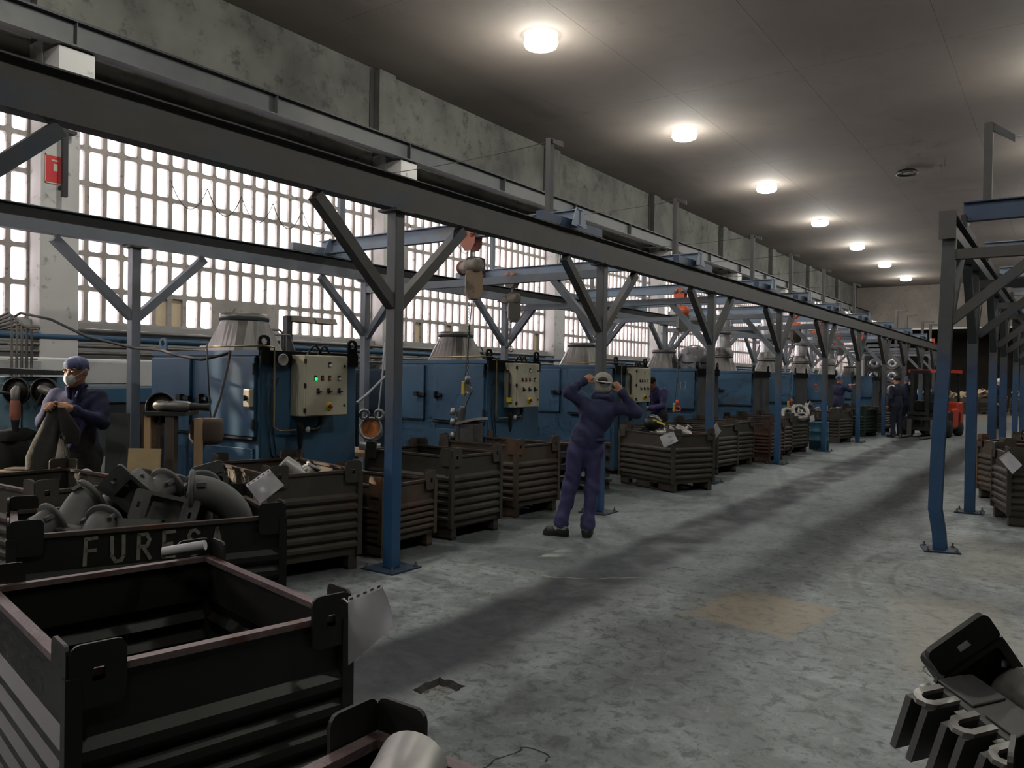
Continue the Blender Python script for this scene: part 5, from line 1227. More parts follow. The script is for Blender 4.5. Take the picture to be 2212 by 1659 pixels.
# --- the masked worker at the left
J2 = std_pose(pelvis=(.0,0,.88), waist=(0,.01,1.02), chest=(0,.01,1.22), neck=(0,.02,1.415), head=(.0,.055,1.53), shL=(-.165,.0,1.335), shR=(.165,.0,1.335), elL=(-.225,.10,1.12), elR=(.225,.12,1.13), wrL=(-.07,.31,1.235), wrR=(.08,.35,1.255), haL=(-.01,.38,1.27), haR=(.06,.43,1.27), hnL=(-.3,.6,.6), hnR=(.5,.5,.6))
m2 = at_d(168,1000,6.55); rz2 = YAW+PI+.14
p2, P, R = person('worker in navy jacket with white mask and blue cap, holding a dark garment', (m2.x, m2.y, 0), rz2, J2, [MT['skin'], MT['navy'], MT['cloth_black']], .009, .005, face_fw=(.26,.95,-.12), curl=.8)
sdf_mesh('mask', [('e', (P(0,.078,-.050), (.050,.042,.046), R), 0, .02), ('c', (P(0,.118,-.022), P(0,.108,-.082), .010, .010), 0, .02)], [MT['mask']], .006, p2)
for s_ in (-1, 1):
    mb = MB(); mb.tube([P(.045*s_,.085,-.03), P(.072*s_,.03,.0), P(.082*s_,-.02,.03)], .004, 5); mb.tube([P(.04*s_,.085,-.075), P(.07*s_,.02,-.04), P(.08*s_,-.02,-.02)], .003, 5); mb.build('mask_strap', MT['mask'], p2)
    mb = MB(); mb.ellip(P(.034*s_,.083,.016), (.013,.009,.007), Matrix(R.tolist())); mb.build('eye', MT['white'], p2)
    mb = MB(); mb.ellip(P(.034*s_,.091,.016), (.005,.003,.005), Matrix(R.tolist())); mb.build('iris', MT['black'], p2)
    mb = MB(); mb.tube([P(.018*s_,.094,.034), P(.036*s_,.092,.038), P(.052*s_,.083,.032)], .005, 5); mb.build('eyebrow', MT['hair'], p2)
sdf_mesh('cap', [('e', (P(0,-.012,.060), (.087,.106,.072), R), 0, .02), ('c', (P(-.03,-.1,.02), P(.03,-.1,.02), .02, .02), 0, .02)], [MT['cap_blue']], .007, p2)
sdf_mesh('collar', [('e', ((0,.02,1.425), (.080,.080,.032)), 0, .02), ('c', ((-.05,.085,1.40),(-.03,.115,1.33),.022,.016), 0, .02), ('c', ((.05,.085,1.40),(.03,.115,1.33),.022,.016), 0, .02)], [MT['navy']], .008, p2)
# dark apron front
sdf_mesh('apron', [('e', ((0,.06,1.0), (.155,.085,.12)), 0, .05), ('e', ((0,.05,.80), (.19,.11,.20)), 0, .05), ('c', ((-.06,.06,.66),(-.08,.06,.40),.12,.10), 0, .06), ('c', ((.06,.06,.66),(.08,.06,.40),.12,.10), 0, .06)], [MT['cloth_black']], .012, p2, 0)
# garment held in his hands
gm = Vector((m2.x, m2.y, 0)); Rg = Matrix.Rotation(rz2, 3, 'Z')
root = thing('dark_garment', 'dark grey work garment hanging from the masked worker\'s hands', 'garment', tuple(gm+Rg @ Vector((.03,.42,0))))
def cloth_strip(pts, ws, th, m_, name, parent, seed=0):
    rr_ = random.Random(seed); mb = MB(); n = len(pts); K = 18; vs = []; fs = []
    for i, p in enumerate(pts):
        for k in range(K):
            a = 2*PI*k/K; fold = 1+.22*math.sin(a*3+i*.5)+.10*math.sin(a*5+i*.9+seed)
            vs.append(Vector(p)+CR*(ws[i]*math.cos(a)*fold)+Vector((CF.x,CF.y,0))*(th*ws[i]*math.sin(a)*fold))
    for i in range(n-1):
        for k in range(K): fs.append((i*K+k, i*K+(k+1) % K, (i+1)*K+(k+1) % K, (i+1)*K+k))
    mb.add(vs, fs, True); mb.add([v for v in vs[:K]], [tuple(range(K))]); mb.add([v for v in vs[-K:]], [tuple(range(K))[::-1]])
    return mb.build(name, MT[m_], parent)
cloth_strip([(0,0,1.27),(.0,0,1.20),(-.03*CR.x,-.03*CR.y,1.10),(-.06*CR.x,-.06*CR.y,1.0),(-.09*CR.x,-.09*CR.y,.88),(-.10*CR.x,-.10*CR.y,.78)], [.035,.05,.075,.095,.105,.09], .45, 'cloth_grey', 'main_panel', root, 2)
cloth_strip([(.06*CR.x,.06*CR.y,1.26),(.09*CR.x,.09*CR.y,1.18),(.13*CR.x,.13*CR.y,1.08),(.15*CR.x,.15*CR.y,.98)], [.03,.05,.07,.05], .5, 'cloth_black', 'sleeve', root, 4)
# --- distant workers
def simple(label, px, py, J, rz, mats, h=.014, cap_m=None, hair=None, x=None, y=None, **kw):
    loc = (x, y, 0) if x is not None else tuple(at_h(px, py, 0))
    return person(label, loc, rz, J, mats, h, .003, hands=True, cap=dict(mats=[cap_m]) if cap_m else None, hair=hair, **kw)
Jb = std_pose(chest=(0,.06,1.22), neck=(0,.14,1.38), head=(0,.22,1.46), shL=(-.185,.07,1.32), shR=(.185,.07,1.32), elL=(-.22,.15,1.06), elR=(.22,.15,1.06), wrL=(-.10,.36,1.02), wrR=(.10,.36,1.02), haL=(-.04,.42,1.02), haR=(.04,.42,1.02))
simple('worker in blue jacket bending over his hands beside the third machine\'s panel', 0, 0, Jb, YAW+PI-.9, [MT['skin_dk'], MT['navy2'], MT['cloth_black']], .012, None, MT['hair'], x=at_y(1424,850,13.3).x, y=13.3, face_fw=(0,.75,-.6), face_up=(0,.6,.75))
simple('distant worker in dark overalls beside a far machine, arms raised forward', 0, 0, std_pose(elL=(-.2,.2,1.3), elR=(.2,.2,1.3), wrL=(-.08,.40,1.42), wrR=(.08,.40,1.42), haL=(-.05,.47,1.46), haR=(.05,.47,1.46)), YAW-1.2, [MT['skin'], MT['navy'], MT['navy_dk']], .016, MT['cap_blue'], x=at_y(1812,850,23.2).x, y=23.2)
simple('worker in dark cap standing left of the forklift, nearer of the pair', 1936, 945, std_pose(), YAW+.3, [MT['skin'], MT['navy_dk'], MT['navy_dk']], .015, MT['cloth_black'])
simple('worker in blue cap standing left of the forklift, farther of the pair', 1957, 939, std_pose(), YAW-.5, [MT['skin'], MT['navy'], MT['navy_dk']], .015, MT['cap_blue'])
simple('distant worker in white cap standing between the right-hand posts', 2156, 926, std_pose(), YAW+PI+.5, [MT['skin'], MT['navy_dk'], MT['navy_dk']], .018, MT['mask'])
# ================================================================ things around the left corner
def facing(rz_extra=0): return YAW+rz_extra
# red fire sign on the first pillar
root = thing('fire_sign', 'small red square safety sign on the first window pillar', 'sign', (XP+.002, 4.855, 4.04))
mb = MB(); mb.box((0,-.135,-.18),(.006,.135,.18)); mb.build('plate', MT['red'], root)
for (a, b, c_, d) in ((-.135,-.18,.135,-.165),(-.135,.165,.135,.18),(-.135,-.18,-.123,.18),(.123,-.18,.135,.18)):
    mb = MB(); mb.box((.006,a,b),(.008,c_,d)); mb.build('border', MT['cream'], root)
mb = MB(); mb.box((.006,-.035,-.02),(.009,.015,.07)); mb.box((.006,-.06,.10),(.009,.02,.12)); mb.build('pictogram', MT['cream'], root)
root = thing('wall_mast', 'dark steel upright standing off the first window pillar over the red sign', 'bracket', (XP+.12, 4.90, 3.70))
mb = MB(); mb.box((-.03,-.03,0),(.03,.03,.86)); mb.build('upright', MT['dark_steel'], root)
mb = MB(); mb.box((-.10,-.02,.80),(.02,.14,.84)); mb.build('arm', MT['dark_steel'], root)
mb = MB(); mb.box((-.118,-.02,.10),(-.03,.02,.14)); mb.build('wall_tie', MT['dark_steel'], root)
# cable loops slung across the first windows
def cable(name, label, pts, r, m_='cable', cat='cable', group=None, n=6):
    root = tag(MB().tube(pts, r, n).build(name, MT[m_]), label, cat, group); return root
lo = []
ys = [6.55, 7.15, 7.75, 8.35, 8.95, 9.6]
for i, (a, b) in enumerate(zip(ys, ys[1:])):
    pts = sag((XW+.10,a,4.30),(XW+.10,b,4.30),.36,14)
    cable('hanging_cable', 'thin festoon cable loop across the nearest window, %s loop from the left' % ORD[i], pts, .007, group='cable loops on the nearest window')
ys = [11.6, 12.3, 13.0, 13.7]
for i, (a, b) in enumerate(zip(ys, ys[1:])):
    cable('hanging_cable', 'thin festoon cable loop across the second window, %s loop from the left' % ORD[i], sag((XW+.10,a,4.55),(XW+.10,b,4.55),.38,14), .008, group='cable loops on the second window')
for k in range(5):
    pts = [(XP+.06, 16.7+.10*k+.06*math.sin(t_), 4.35+.30*math.cos(t_)) for t_ in np.linspace(0, 2*PI, 16)]
    cable('cable_coil', 'black cable coil hung on the third window pillar, ring %s' % ORD[k], pts, .012, group='cable coil rings')
# pipes along the parapet
PIP = [(2.06,.030,'galv','pale thin pipe running along just under the window sill'), (1.96,.045,'machine','blue pipe along the wall below the windows'), (1.86,.028,'galv','pale pipe along the wall, lower one'), (1.77,.024,'galv','lowest pale pipe along the wall'), (1.58,.07,'machine_dk','thick dark blue header pipe along the wall')]
for z, r, m_, lab in PIP:
    root = thing('wall_pipe', lab, 'pipe', (XW+.32, 0, z), 0, 'pipes along the left wall')
    mb = MB(); mb.tube([(0,-2,0),(0,46,0)], r, 8); mb.build('run', MT[m_], root)
    for y in np.arange(3.0, 46, 2.99):
        mb = MB(); mb.box((-.26,y-.015,-.012),(r,y+.015,-r+.004)); mb.build('bracket', MT['dark_steel'], root)
# white duct housing with blue band behind the worker
root = thing('duct_housing', 'white and blue duct housing along the wall behind the masked worker', 'duct', (-9.55, 3.2, 0))
mb = MB(); mb.box((-.35,-1.6,1.35),(.35,2.7,1.68)); bev(mb.build('casing', MT['white'], root), .02)
mb = MB(); mb.box((.35,-1.6,1.18),(.42,2.7,1.34)); mb.build('blue_band', MT['machine'], root)
mb = MB(); mb.box((-.3,-1.6,.55),(.36,2.7,1.16)); mb.build('lower_casing', MT['machine_grey'], root)
for y in (-.9,.2,1.3):
    mb = MB(); mb.box((.35,y,1.40),(.37,y+.75,1.64)); mb.build('hatch', MT['wall_low'], root)
for y in (-1.4,.5,2.4):
    mb = MB(); mb.box((-.3,y,0),(.3,y+.08,.55)); mb.build('support_leg', MT['machine_dk'], root)
# vertical conduit rack at the far left
cr = at_d(30,760,8.0)
root = thing('conduit_rack', 'rack of bent galvanised conduits and gauges at the left edge', 'pipework', (cr.x, cr.y, 0))
for k in range(5):
    o_ = CR*(.05*k-.02); mb = MB(); zt = 2.12-.03*k
    mb.tube([o_+Vector((0,0,.3)), o_+Vector((0,0,zt-.06)), o_+CR*(-.03-.02*k)+Vector((0,0,zt)), o_+CR*(-.16-.05*k)+Vector((0,0,zt-.06)), o_+CR*(-.5)+Vector((0,0,zt-.30))], .013, 7); mb.build('conduit', MT['galv'], root)
for z in (1.35,1.5,1.65,1.8,1.95):
    mb = MB(); mb.tube([CR*-.06+Vector((0,0,z)), CR*.24+Vector((0,0,z))], .007, 5); mb.build('rung', MT['brass'], root)
mb = MB(); mb.lathe([(.05,0),(.055,.02),(0,.025)], tuple(CR*-.14+Vector((0,0,1.70))-CF*.1), tuple(-CF), 18); mb.build('gauge', MT['white'], root)
mb = MB(); mb.lathe([(.02,0),(.05,.02),(.055,.20),(.04,.24),(0,.25)], tuple(CR*-.16+Vector((0,0,1.36))-CF*.08), (0,0,1), 14); mb.build('filter_bowl', MT['machine_dk'], root)
# light-blue tool cabinet with two grinders hung on it
tc = at_d(52,930,7.15)
def cam_frame(c): 
    e = Matrix(((CR.x, CF.x, 0), (CR.y, CF.y, 0), (0, 0, 1))); return e
E3 = cam_frame(tc)
def put(root): root.rotation_euler = (0,0,YAW); return root
root = put(thing('tool_cabinet', 'pale blue steel tool cabinet at the left edge, grinders hanging on it', 'cabinet', (tc.x, tc.y, 0)))
MT['paleblue'] = pm('pale_blue_paint', (.10,.20,.27), .45, 0, .15, 4, (.05,.08,.10), (.52,.7), 3)
mb = MB(); mb.box((-.45,0,0),(.30,.35,1.48)); bev(mb.build('carcass', MT['paleblue'], root), .01)
mb = MB(); mb.box((-.44,-.012,.08),(-.02,0,1.42)); bev(mb.build('door', MT['paleblue'], root), .004)
mb = MB(); mb.box((.0,-.012,.08),(.29,0,1.42)); bev(mb.build('door', MT['paleblue'], root), .004)
mb = MB(); mb.prism([(-.22,1.50),(.32,1.50),(.32,1.54),(-.24,1.56)], (0,-.10,0), (1,0,0), (0,0,1), (0,1,0), .40); mb.build('lid', MT['top_dk'], root)
def grinder(px, py, dep, ang, label, disc_side=-1, body='rust_body', loc=None, flat=False):
    p = at_d(px, py, dep) if loc is None else Vector(loc); root = put(thing('angle_grinder', label, 'grinder', tuple(p), 0, 'angle grinders'))
    root.rotation_euler = (0, ang, YAW) if not flat else (0, ang, YAW)
    # local: tool axis -z, disc in front of cabinet facing -y
    mb = MB(); mb.lathe([(0,0),(.108,0),(.110,.004),(.03,.010),(0,.010)], (-.02,.03,.02), (0,-1,0), 30); mb.build('disc', MT['black'], root)
    mb = MB(); mb.lathe([(.11,-.006),(.12,-.006),(.12,.03),(.113,.03),(.11,0)], (-.02,.03,.02), (0,-1,0), 30); mb.build('guard', MT['dark_steel'], root)
    mb = MB(); mb.tube([(-.0,-.0,.05),(0,-.03,.02),(0,-.03,-.06)], [.03,.042,.036], 14); mb.build('gear_head', MT['galv'], root)
    mb = MB(); mb.tube([(0,-.03,-.06),(0,-.03,-.09),(0,-.03,-.20),(0,-.03,-.23)], [.036,.042,.042,.034], 14); mb.build('motor_case', MT['rustpink' if not flat else 'galv'], root)
    mb = MB(); mb.tube([(0,-.03,-.23),(0,-.03,-.30),(0,-.02,-.37)], [.034,.026,.030], 12); mb.build('rear_handle', MT['black'], root)
    mb = MB(); mb.tube([(-.04,-.03,0),(-.15,-.03,.01)], [.014,.017], 10); mb.build('side_handle', MT['black'], root)
    return root
grinder(38, 850, 6.98, 0, 'angle grinder with orange-brown body hanging on the pale blue cabinet')
grinder(100, 843, 6.98, -1.2, 'angle grinder hung sideways behind the masked worker\'s sleeve')
# dark bag
bg = at_d(12,985,6.98)
root = put(thing('work_bag', 'slumped dark work bag at the left edge below the cabinet', 'bag', (bg.x, bg.y, 0)))
cloth_strip([(0,0,.50),(0,0,.66),(0,0,.82),(0,0,.90),(0,0,.955)], [.15,.16,.15,.13,.10], .55, 'cloth_grey', 'sack', root, 6)
cloth_strip([(.02*CR.x,.02*CR.y,.92),(.05*CR.x,.05*CR.y,.99),(.10*CR.x,.10*CR.y,1.03)], [.16,.17,.05], .6, 'cloth_black', 'flap', root, 9)
# stacked wooden blocks on a pallet
wb = at_d(38,1030,6.5)
root = put(thing('wood_pallet', 'low wooden stand carrying the stacked blocks at the left', 'pallet', (wb.x, wb.y, 0)))
zt = at_d(38,1036,6.5).z
for s_ in (-.22,0,.22): mb = MB(); mb.box((-.32,s_-.05,zt-.06),(.28,s_+.05,zt-.03)); mb.build('deck_board', MT['wood'], root)
for sx in (-.28,.24):
    for sy in (-.2,.2): mb = MB(); mb.box((sx-.03,sy-.03,0),(sx+.03,sy+.03,zt-.06)); mb.build('leg', MT['wood_dk'], root)
blk = [(-.24,-.05,0,.20,.03),(-.02,-.08,.02,.16,.028),(.16,-.04,-.04,.22,.028),(-.14,-.02,.032,.22,.05),(.09,-.02,.032,.14,.045),(.20,-.10,.03,.12,.03),(-.06,0,.082,.22,.025),(.0,.02,.108,.18,.018)]
for i, (x, y, z, w, hh) in enumerate(blk):
    q = Vector((wb.x,wb.y,zt-.03))+E3 @ Vector((x,y,max(z,0)))
    root = put(thing('wooden_block', 'rough sandy block in the pile before the masked worker, %s' % ['bottom left', 'bottom middle', 'bottom right', 'thick left one', 'thick right one', 'small right one', 'second from top', 'topmost'][i], 'block', tuple(q), 0, 'rough blocks in the pile'))
    mb = MB(); mb.box((-w/2,-.06,.001),(w/2,.06,hh)); bev(mb.build('slab', MT['brick_dull'], root), .006)
    root.rotation_euler = (0,0,YAW+random.Random(i).uniform(-.25,.25))
# plywood sheet, plates leaning behind
def lean(name, label, px0, px1, pyt, pyb, dep, m_, th=.02, cat='board', tilt=.12, h0=None):
    a = at_d(px0, pyb, dep); b = at_d(px1, pyb, dep); zt = at_d(px0, pyt, dep).z; w = (b-a).length
    root = thing(name, label, cat, (a.x, a.y, 0)); root.rotation_euler = (-tilt,0,math.atan2((b-a).y, (b-a).x))
    z0 = 0.004
    mb = MB(); mb.box((0,0,z0),(w,th,zt/math.cos(tilt))); mb.build('sheet', MT[m_], root); return root
lean('plywood_sheet', 'tan plywood sheet leaning behind the heaped FURESA crate', 260, 331, 971, 1100, 5.9, 'plywood', .018)
lean('steel_sheet', 'dark grey steel sheet leaning right of the masked worker', 222, 272, 893, 1060, 7.2, 'machine_grey', .008, tilt=.05)
lean('wooden_plank', 'narrow stained plank standing behind the blue post', 298, 320, 873, 1000, 7.3, 'wood_dk', .03, tilt=.04)
lean('red_board', 'thin red board standing between the plank and the grinder stand', 318, 331, 873, 990, 7.45, 'red', .02, tilt=.02)
# grinder stand
gs = at_d(385,990,6.2)
zs = at_d(365,888,6.2).z
root = put(thing('grinder_stand', 'wooden stand with dark plate top in front of the nearest machine', 'stand', (gs.x, gs.y, 0)))
mb = MB(); mb.box((-.22,-.14,zs-.03),(.10,.14,zs)); mb.build('top_plate', MT['top_dk'], root)
mb = MB(); mb.box((-.215,-.12,0),(-.165,-.02,zs-.03)); mb.build('leg', MT['wood'], root)
mb = MB(); mb.box((-.05,-.13,0),(.02,-.05,zs-.03)); mb.build('leg', MT['wood_dk'], root)
mb = MB(); mb.box((.16,-.10,0),(.20,-.02,zs-.05)); mb.build('leg', MT['wood'], root)
mb = MB(); mb.box((-.215,.05,0),(-.165,.12,zs-.03)); mb.build('leg', MT['wood_dk'], root)
mb = MB(); mb.box((-.2,-.11,.42),(.2,.10,.46)); mb.build('shelf', MT['wood_dk'], root)
mb = MB(); mb.lathe([(.0,0),(.10,0),(.13,.05),(.13,.17),(.12,.20),(.0,.20)], (.18,.10,zs-.26), n=20); mb.build('pot', MT['wood_dk'], root)
grinder(0,0,0, -1.55, 'long angle grinder lying on the wooden stand', loc=tuple(at_d(352,876,6.15)), flat=True)
# twin lamp on a post behind machine one
root = thing('work_lamp', 'twin-shade work lamp on a blue post behind the nearest machine', 'lamp', (-7.55, 6.15, 0))
mb = MB(); mb.box((-.04,-.04,0),(.04,.04,2.22)); mb.build('post', MT['machine_grey'], root)
for s_ in (0, 1):
    mb = MB(); mb.prism([(-.10,0),(.10,0),(.06,.07),(-.06,.07)], (-.02,.02+.36*s_,2.16-.0*s_), (1,0,0), (0,0,1), (0,1,0), .33); mb.build('shade', MT['hoist_grey'], root)
# pipe frame over the nearest machines
for i in range(3):
    root = thing('air_line_frame', 'thin pipe frame on top of %s blue machine' % ['the nearest', 'the second', 'the third'][i], 'pipework', (-7.0, 5.35+3.41*i, MH))
    mb = MB(); mb.tube([(-.05,-.2,.02),(.02,-.15,.26),(.05,.20,.27),(.05,.28,.22),(.05,.28,.02)], .012, 6); mb.build('top_pipe', MT['galv'], root)
    mb = MB(); mb.tube([(.10,-.2,.02),(.12,-.1,.20),(.12,.28,.22),(.20,.30,.02)], .010, 6); mb.build('side_pipe', MT['galv'], root)
    mb = MB(); mb.tube([(.05,.24,.0),(.05,.24,.26)], .02, 8); mb.build('riser', MT['galv'], root)
# slack cables
pts = [at_d(*p) for p in ((20,690,8.2),(45,676,8.1),(110,690,8.0),(190,728,7.9),(290,752,7.75),(350,757,7.3),(385,768,7.15),(435,777,7.0),(480,767,6.95),(497,760,6.9))]
cable('slack_cable', 'thick black cable sagging from the left pipes to the top of the nearest machine', pts, .014)
pts = [at_d(*p) for p in ((497,760,6.86),(492,790,6.78),(475,860,6.62),(455,920,6.5),(432,985,6.35),(424,1010,6.3))]
cable('slack_cable', 'black cable running from the nearest machine top down to the grinder stand', pts, .012)
pts = [at_d(*p) for p in ((447,744,7.10),(447,752,6.92),(449,800,6.86),(452,860,6.84),(455,905,6.84))]
cable('slack_cable', 'thin straight cable hanging down the nearest machine\'s door face', pts, .007)
pts = [at_d(*p) for p in ((770,870,8.3),(795,850,8.6),(830,815,9.2),(850,800,9.5))]
cable('slack_cable', 'pale hose rising between the first two machines', pts, .014, 'cable_pale')
pts = [at_d(*p) for p in ((816,905,9.6),(822,850,9.7),(828,790,9.8),(832,740,10.0))]
cable('slack_cable', 'pale upright conduit between the first two machines', pts, .012, 'cable_pale')
# welding helmet on the crate behind
hp = at_d(1410,916,11.5)
root = put(thing('welding_helmet', 'black helmet with yellow trim and silver visor on a crate behind the worker', 'helmet', tuple(hp)))
mb = MB(); mb.ellip((0,0,.02), (.13,.15,.12)); mb.build('shell', MT['black'], root)
mb = MB(); mb.prism([(-.02,.06),(.10,.02),(.16,-.01),(.15,-.03),(-.02,.03)], (0,-.14,.02), (1,0,0), (0,0,1), (0,1,0), .05); mb.build('yellow_trim', MT['yellow_disc'], root)
mb = MB(); mb.prism([(-.06,.10),(.04,.09),(.12,.03),(.0,.07)], (0,-.10,.02), (1,0,0), (0,0,1), (0,1,0), .04); mb.build('visor', MT['mask'], root)
mb = MB(); mb.cbox((-.10,.0,-.10),(.10,.10,.12)); mb.build('chin_piece', MT['black'], root)

# ================================================================ middle distance
root = thing('steel_drum', 'small teal blue drum with ribs beside the far blue post', 'drum', (-4.62, 18.75, 0))
R_ = .21
mb = MB(); mb.lathe([(0,.005),(R_,.005),(R_,.20),(R_+.012,.21),(R_,.22),(R_,.40),(R_+.012,.41),(R_,.42),(R_,.60),(R_+.008,.615),(R_-.01,.62),(R_-.015,.60),(0,.60)], n=28); mb.build('shell', MT['barrel'], root)
mb = MB(); mb.lathe([(.03,0),(.03,.012),(0,.013)], (.09,0,.60), n=12); mb.build('bung', MT['steel'], root)
# covered motor on top of machine four
root = thing('wrapped_motor', 'large motor wrapped in grey plastic sheet on top of the fourth machine', 'motor', (-6.28, 15.45, MH))
mb = MB(); n = 20
for (r, hgt) in (): pass
vs = []; fs = []; prof = [(.25,0),(.27,.12),(.265,.26),(.24,.38),(.17,.46),(.08,.50),(0,.51)]
for i, (r, z) in enumerate(prof):
    for k in range(n):
        a = 2*PI*k/n; f_ = 1+.07*math.sin(a*5+z*9)+.05*math.sin(a*9-z*14); vs.append((r*1.15*f_*math.cos(a), r*f_*math.sin(a), z))
for i in range(len(prof)-1):
    for k in range(n): fs.append((i*n+k, i*n+(k+1) % n, (i+1)*n+(k+1) % n, (i+1)*n+k))
MT['plastic_wrap'] = pm('plastic_wrap', (.30,.29,.31), .25, 0, .2, 9, (.12,.115,.12), (.5,.65), 7)
mb.add(vs, fs, True); mb.build('plastic_cover', MT['plastic_wrap'], root)
mb = MB(); mb.tube([(.30*math.cos(a),.27*math.sin(a),.14) for a in np.linspace(0,2*PI,20)][:-1], .012, 5, closed=True); mb.build('tie_cord', MT['cable'], root)
# foil ducts dropping to far machines, silver duct along the wall
for i, (y, x) in enumerate(((18.70,-6.88),(22.11,-6.88),(25.52,-6.88),(28.93,-6.88))):
    root = thing('foil_duct', 'silver flexible duct dropping to a far machine, %s' % ['nearest one', 'second one', 'third one', 'farthest one'][i], 'duct', (x, y, MH+.40), 0, 'silver ducts over far machines')
    prof = [(.17,0)]
    for k in range(9): prof += [(.19,.06+.12*k),(.172,.12+.12*k)]
    mb = MB(); mb.lathe(prof, n=18); mb.build('flexible_pipe', MT['foil'], root)
    mb = MB(); mb.lathe([(.20,0),(.21,.0),(.21,.05),(.20,.05)], (0,0,.5), n=18); mb.build('clamp', MT['galv'], root)
    mb = MB(); mb.lathe([(.26,0),(.26,.02),(.18,.20)], n=18); mb.build('base_cone', MT['galv'], root)
root = thing('silver_duct', 'long silver round duct under the ceiling at the far left', 'duct', (-7.2, 27, 3.95))
prof = []
for k in range(18): prof += [(.30,k*.8),(.315,k*.8+.02),(.30,k*.8+.04)]
mb = MB(); mb.lathe(prof, (0,0,0), (0,1,0), 20); mb.build('duct_run', MT['foil'], root)
for y in (2.2, 5.6): mb = MB(); mb.box((-.2,y-.04,3.34-3.95),(.2,y+.04,-.28)); mb.build('saddle', MT['steel'], root)
# bank of six round fans on the far machine
fb = at_y(1908,800,37.0)
root = thing('fan_bank', 'grey panel with six round fans at the far end of the row', 'fan', (fb.x, 37.0, 0))
zc = fb.z
mb = MB(); mb.box((-.75,0,0),(.75,.5,zc+.62)); mb.build('cabinet', MT['machine_grey'], root)
for i in range(2):
    for j in range(3):
        c_ = (-.36+.72*i, -.02, zc+.30-.55*j)
        mb = MB(); mb.lathe([(.24,0),(.27,0),(.27,.05),(.24,.05),(.24,0)], c_, (0,-1,0), 22); f_ = mb.build('fan_ring', MT['galv'], root)
        mb = MB(); mb.lathe([(.05,.03),(.05,.045),(.235,.03),(.235,.012),(0,.012)], c_, (0,-1,0), 22); mb.build('fan_disc', MT['foil'], f_)
        mb = MB(); mb.lathe([(.06,.045),(.06,.06),(0,.065)], c_, (0,-1,0), 12); mb.build('hub', MT['machine_dk'], f_)
# exit-style red panel far away on the last posts
es = at_x(2014,738,XF)
root = thing('warning_sign', 'tiny red and white hanging panel at the far end of the rail beam', 'sign', tuple(es))
mb = MB(); mb.box((-.09,0,-.12),(.09,.02,.12)); mb.build('plate', MT['orange'], root); mb = MB(); mb.box((-.09,-.004,-.12),(-.03,0,.12)); mb.build('white_strip', MT['white'], root)
mb = MB(); mb.box((-.01,.005,3.13-es.z),(.01,.015,-.12)); mb.build('stem', MT['steel'], root)

# ---------------------------------------------------------------- forklift
fk = at_h(2022,948,0)
root = thing('forklift', 'black forklift with red roof and red counterweight, facing us in the aisle', 'forklift', (fk.x-.36, fk.y+.7, 0)); root.rotation_euler = (0,0,-.16)
# local: forks point -y, x right
mb = MB(); mb.box((-.50,.0,.18),(.50,1.55,.72)); mb.box((-.42,-.02,.72),(.42,.26,1.02)); bev(mb.build('chassis', MT['forklift'], root), .04)
mb = MB(); mb.box((-.46,1.3,.25),(.50,1.85,.98)); mb.box((.40,.75,.22),(.53,1.25,.80)); bev(mb.build('counterweight', MT['fork_red'], root), .06)
mb = MB(); mb.box((-.25,.75,.72),(.25,1.2,.82)); mb.box((-.25,1.12,.82),(.25,1.22,1.25)); bev(mb.build('seat', MT['black'], root), .03)
for sx in (-.46,.46):
    mb = MB(); mb.bar((sx,.18,.70),(sx,.32,1.86),.05,.05); mb.build('cab_post', MT['forklift'], root)
    mb = MB(); mb.bar((sx,1.45,.98),(sx,1.35,1.86),.05,.05); mb.build('cab_post', MT['forklift'], root)
mb = MB(); mb.box((-.52,.15,1.86),(.52,1.5,1.90)); rf = mb.build('roof', MT['white'], root)
mb = MB(); mb.box((-.53,.12,1.83),(.53,.15,1.92)); mb.box((-.53,.12,1.83),(-.50,1.5,1.92)); mb.box((.50,.12,1.83),(.53,1.5,1.92)); mb.build('roof_edge', MT['fork_red'], rf)
for sx in (-.30,.10):
    mb = MB(); mb.box((sx-.05,-.24,.08),(sx+.05,-.10,1.86)); mb.build('mast_channel', MT['forklift'], root)
for z in (.25,.62,1.80):
    mb = MB(); mb.box((-.36,-.26,z),(.16,-.20,z+.09)); mb.build('mast_crossbar', MT['forklift'], root)
mb = MB(); mb.box((-.48,-.34,.18),(.48,-.28,.28)); mb.box((-.48,-.34,.48),(.48,-.28,.58)); 
for k in range(5): mb.box((-.46+.22*k,-.33,.28),(-.43+.22*k,-.30,.48))
mb.build('fork_carriage', MT['forklift'], root)
for sx in (-.32,.30):
    mb = MB(); mb.box((sx-.06,-.38,.02),(sx+.06,-.34,.5)); mb.box((sx-.06,-1.35,.02),(sx+.06,-.34,.055)); mb.build('fork', MT['steel'], root)
for (sx, sy, r) in ((-.52,.15,.24),(.52,.15,.24),(-.46,1.45,.20),(.46,1.45,.20)):
    mb = MB(); mb.lathe([(.05,-.10),(r*.9,-.10),(r,-.07),(r,.07),(r*.9,.10),(.05,.10)], (sx,sy,r), (1,0,0), 22); w_ = mb.build('wheel', MT['rubber'], root)
    mb = MB(); mb.lathe([(r*.5,-.104),(r*.5,.104)], (sx,sy,r), (1,0,0), 14); mb.build('wheel_hub', MT['forklift'], w_)
for sx in (-.44,.44):
    mb = MB(); mb.cbox((sx,.08,1.52),(.13,.08,.14)); l_ = bev(mb.build('headlight', MT['black'], root), .015); mb = MB(); mb.box((sx-.04,.03,1.48),(sx+.04,.042,1.56)); mb.build('lens', MT['white_lamp'], l_)
mb = MB(); mb.tube([(.20*math.cos(a), .55+.06*math.sin(a), 1.10+.17*math.sin(a)) for a in np.linspace(0,2*PI,18)][:-1], .016, 6, closed=True); mb.tube([(0,.55,1.10),(0,.40,.75)], .02, 6); mb.build('steering_wheel', MT['black'], root)
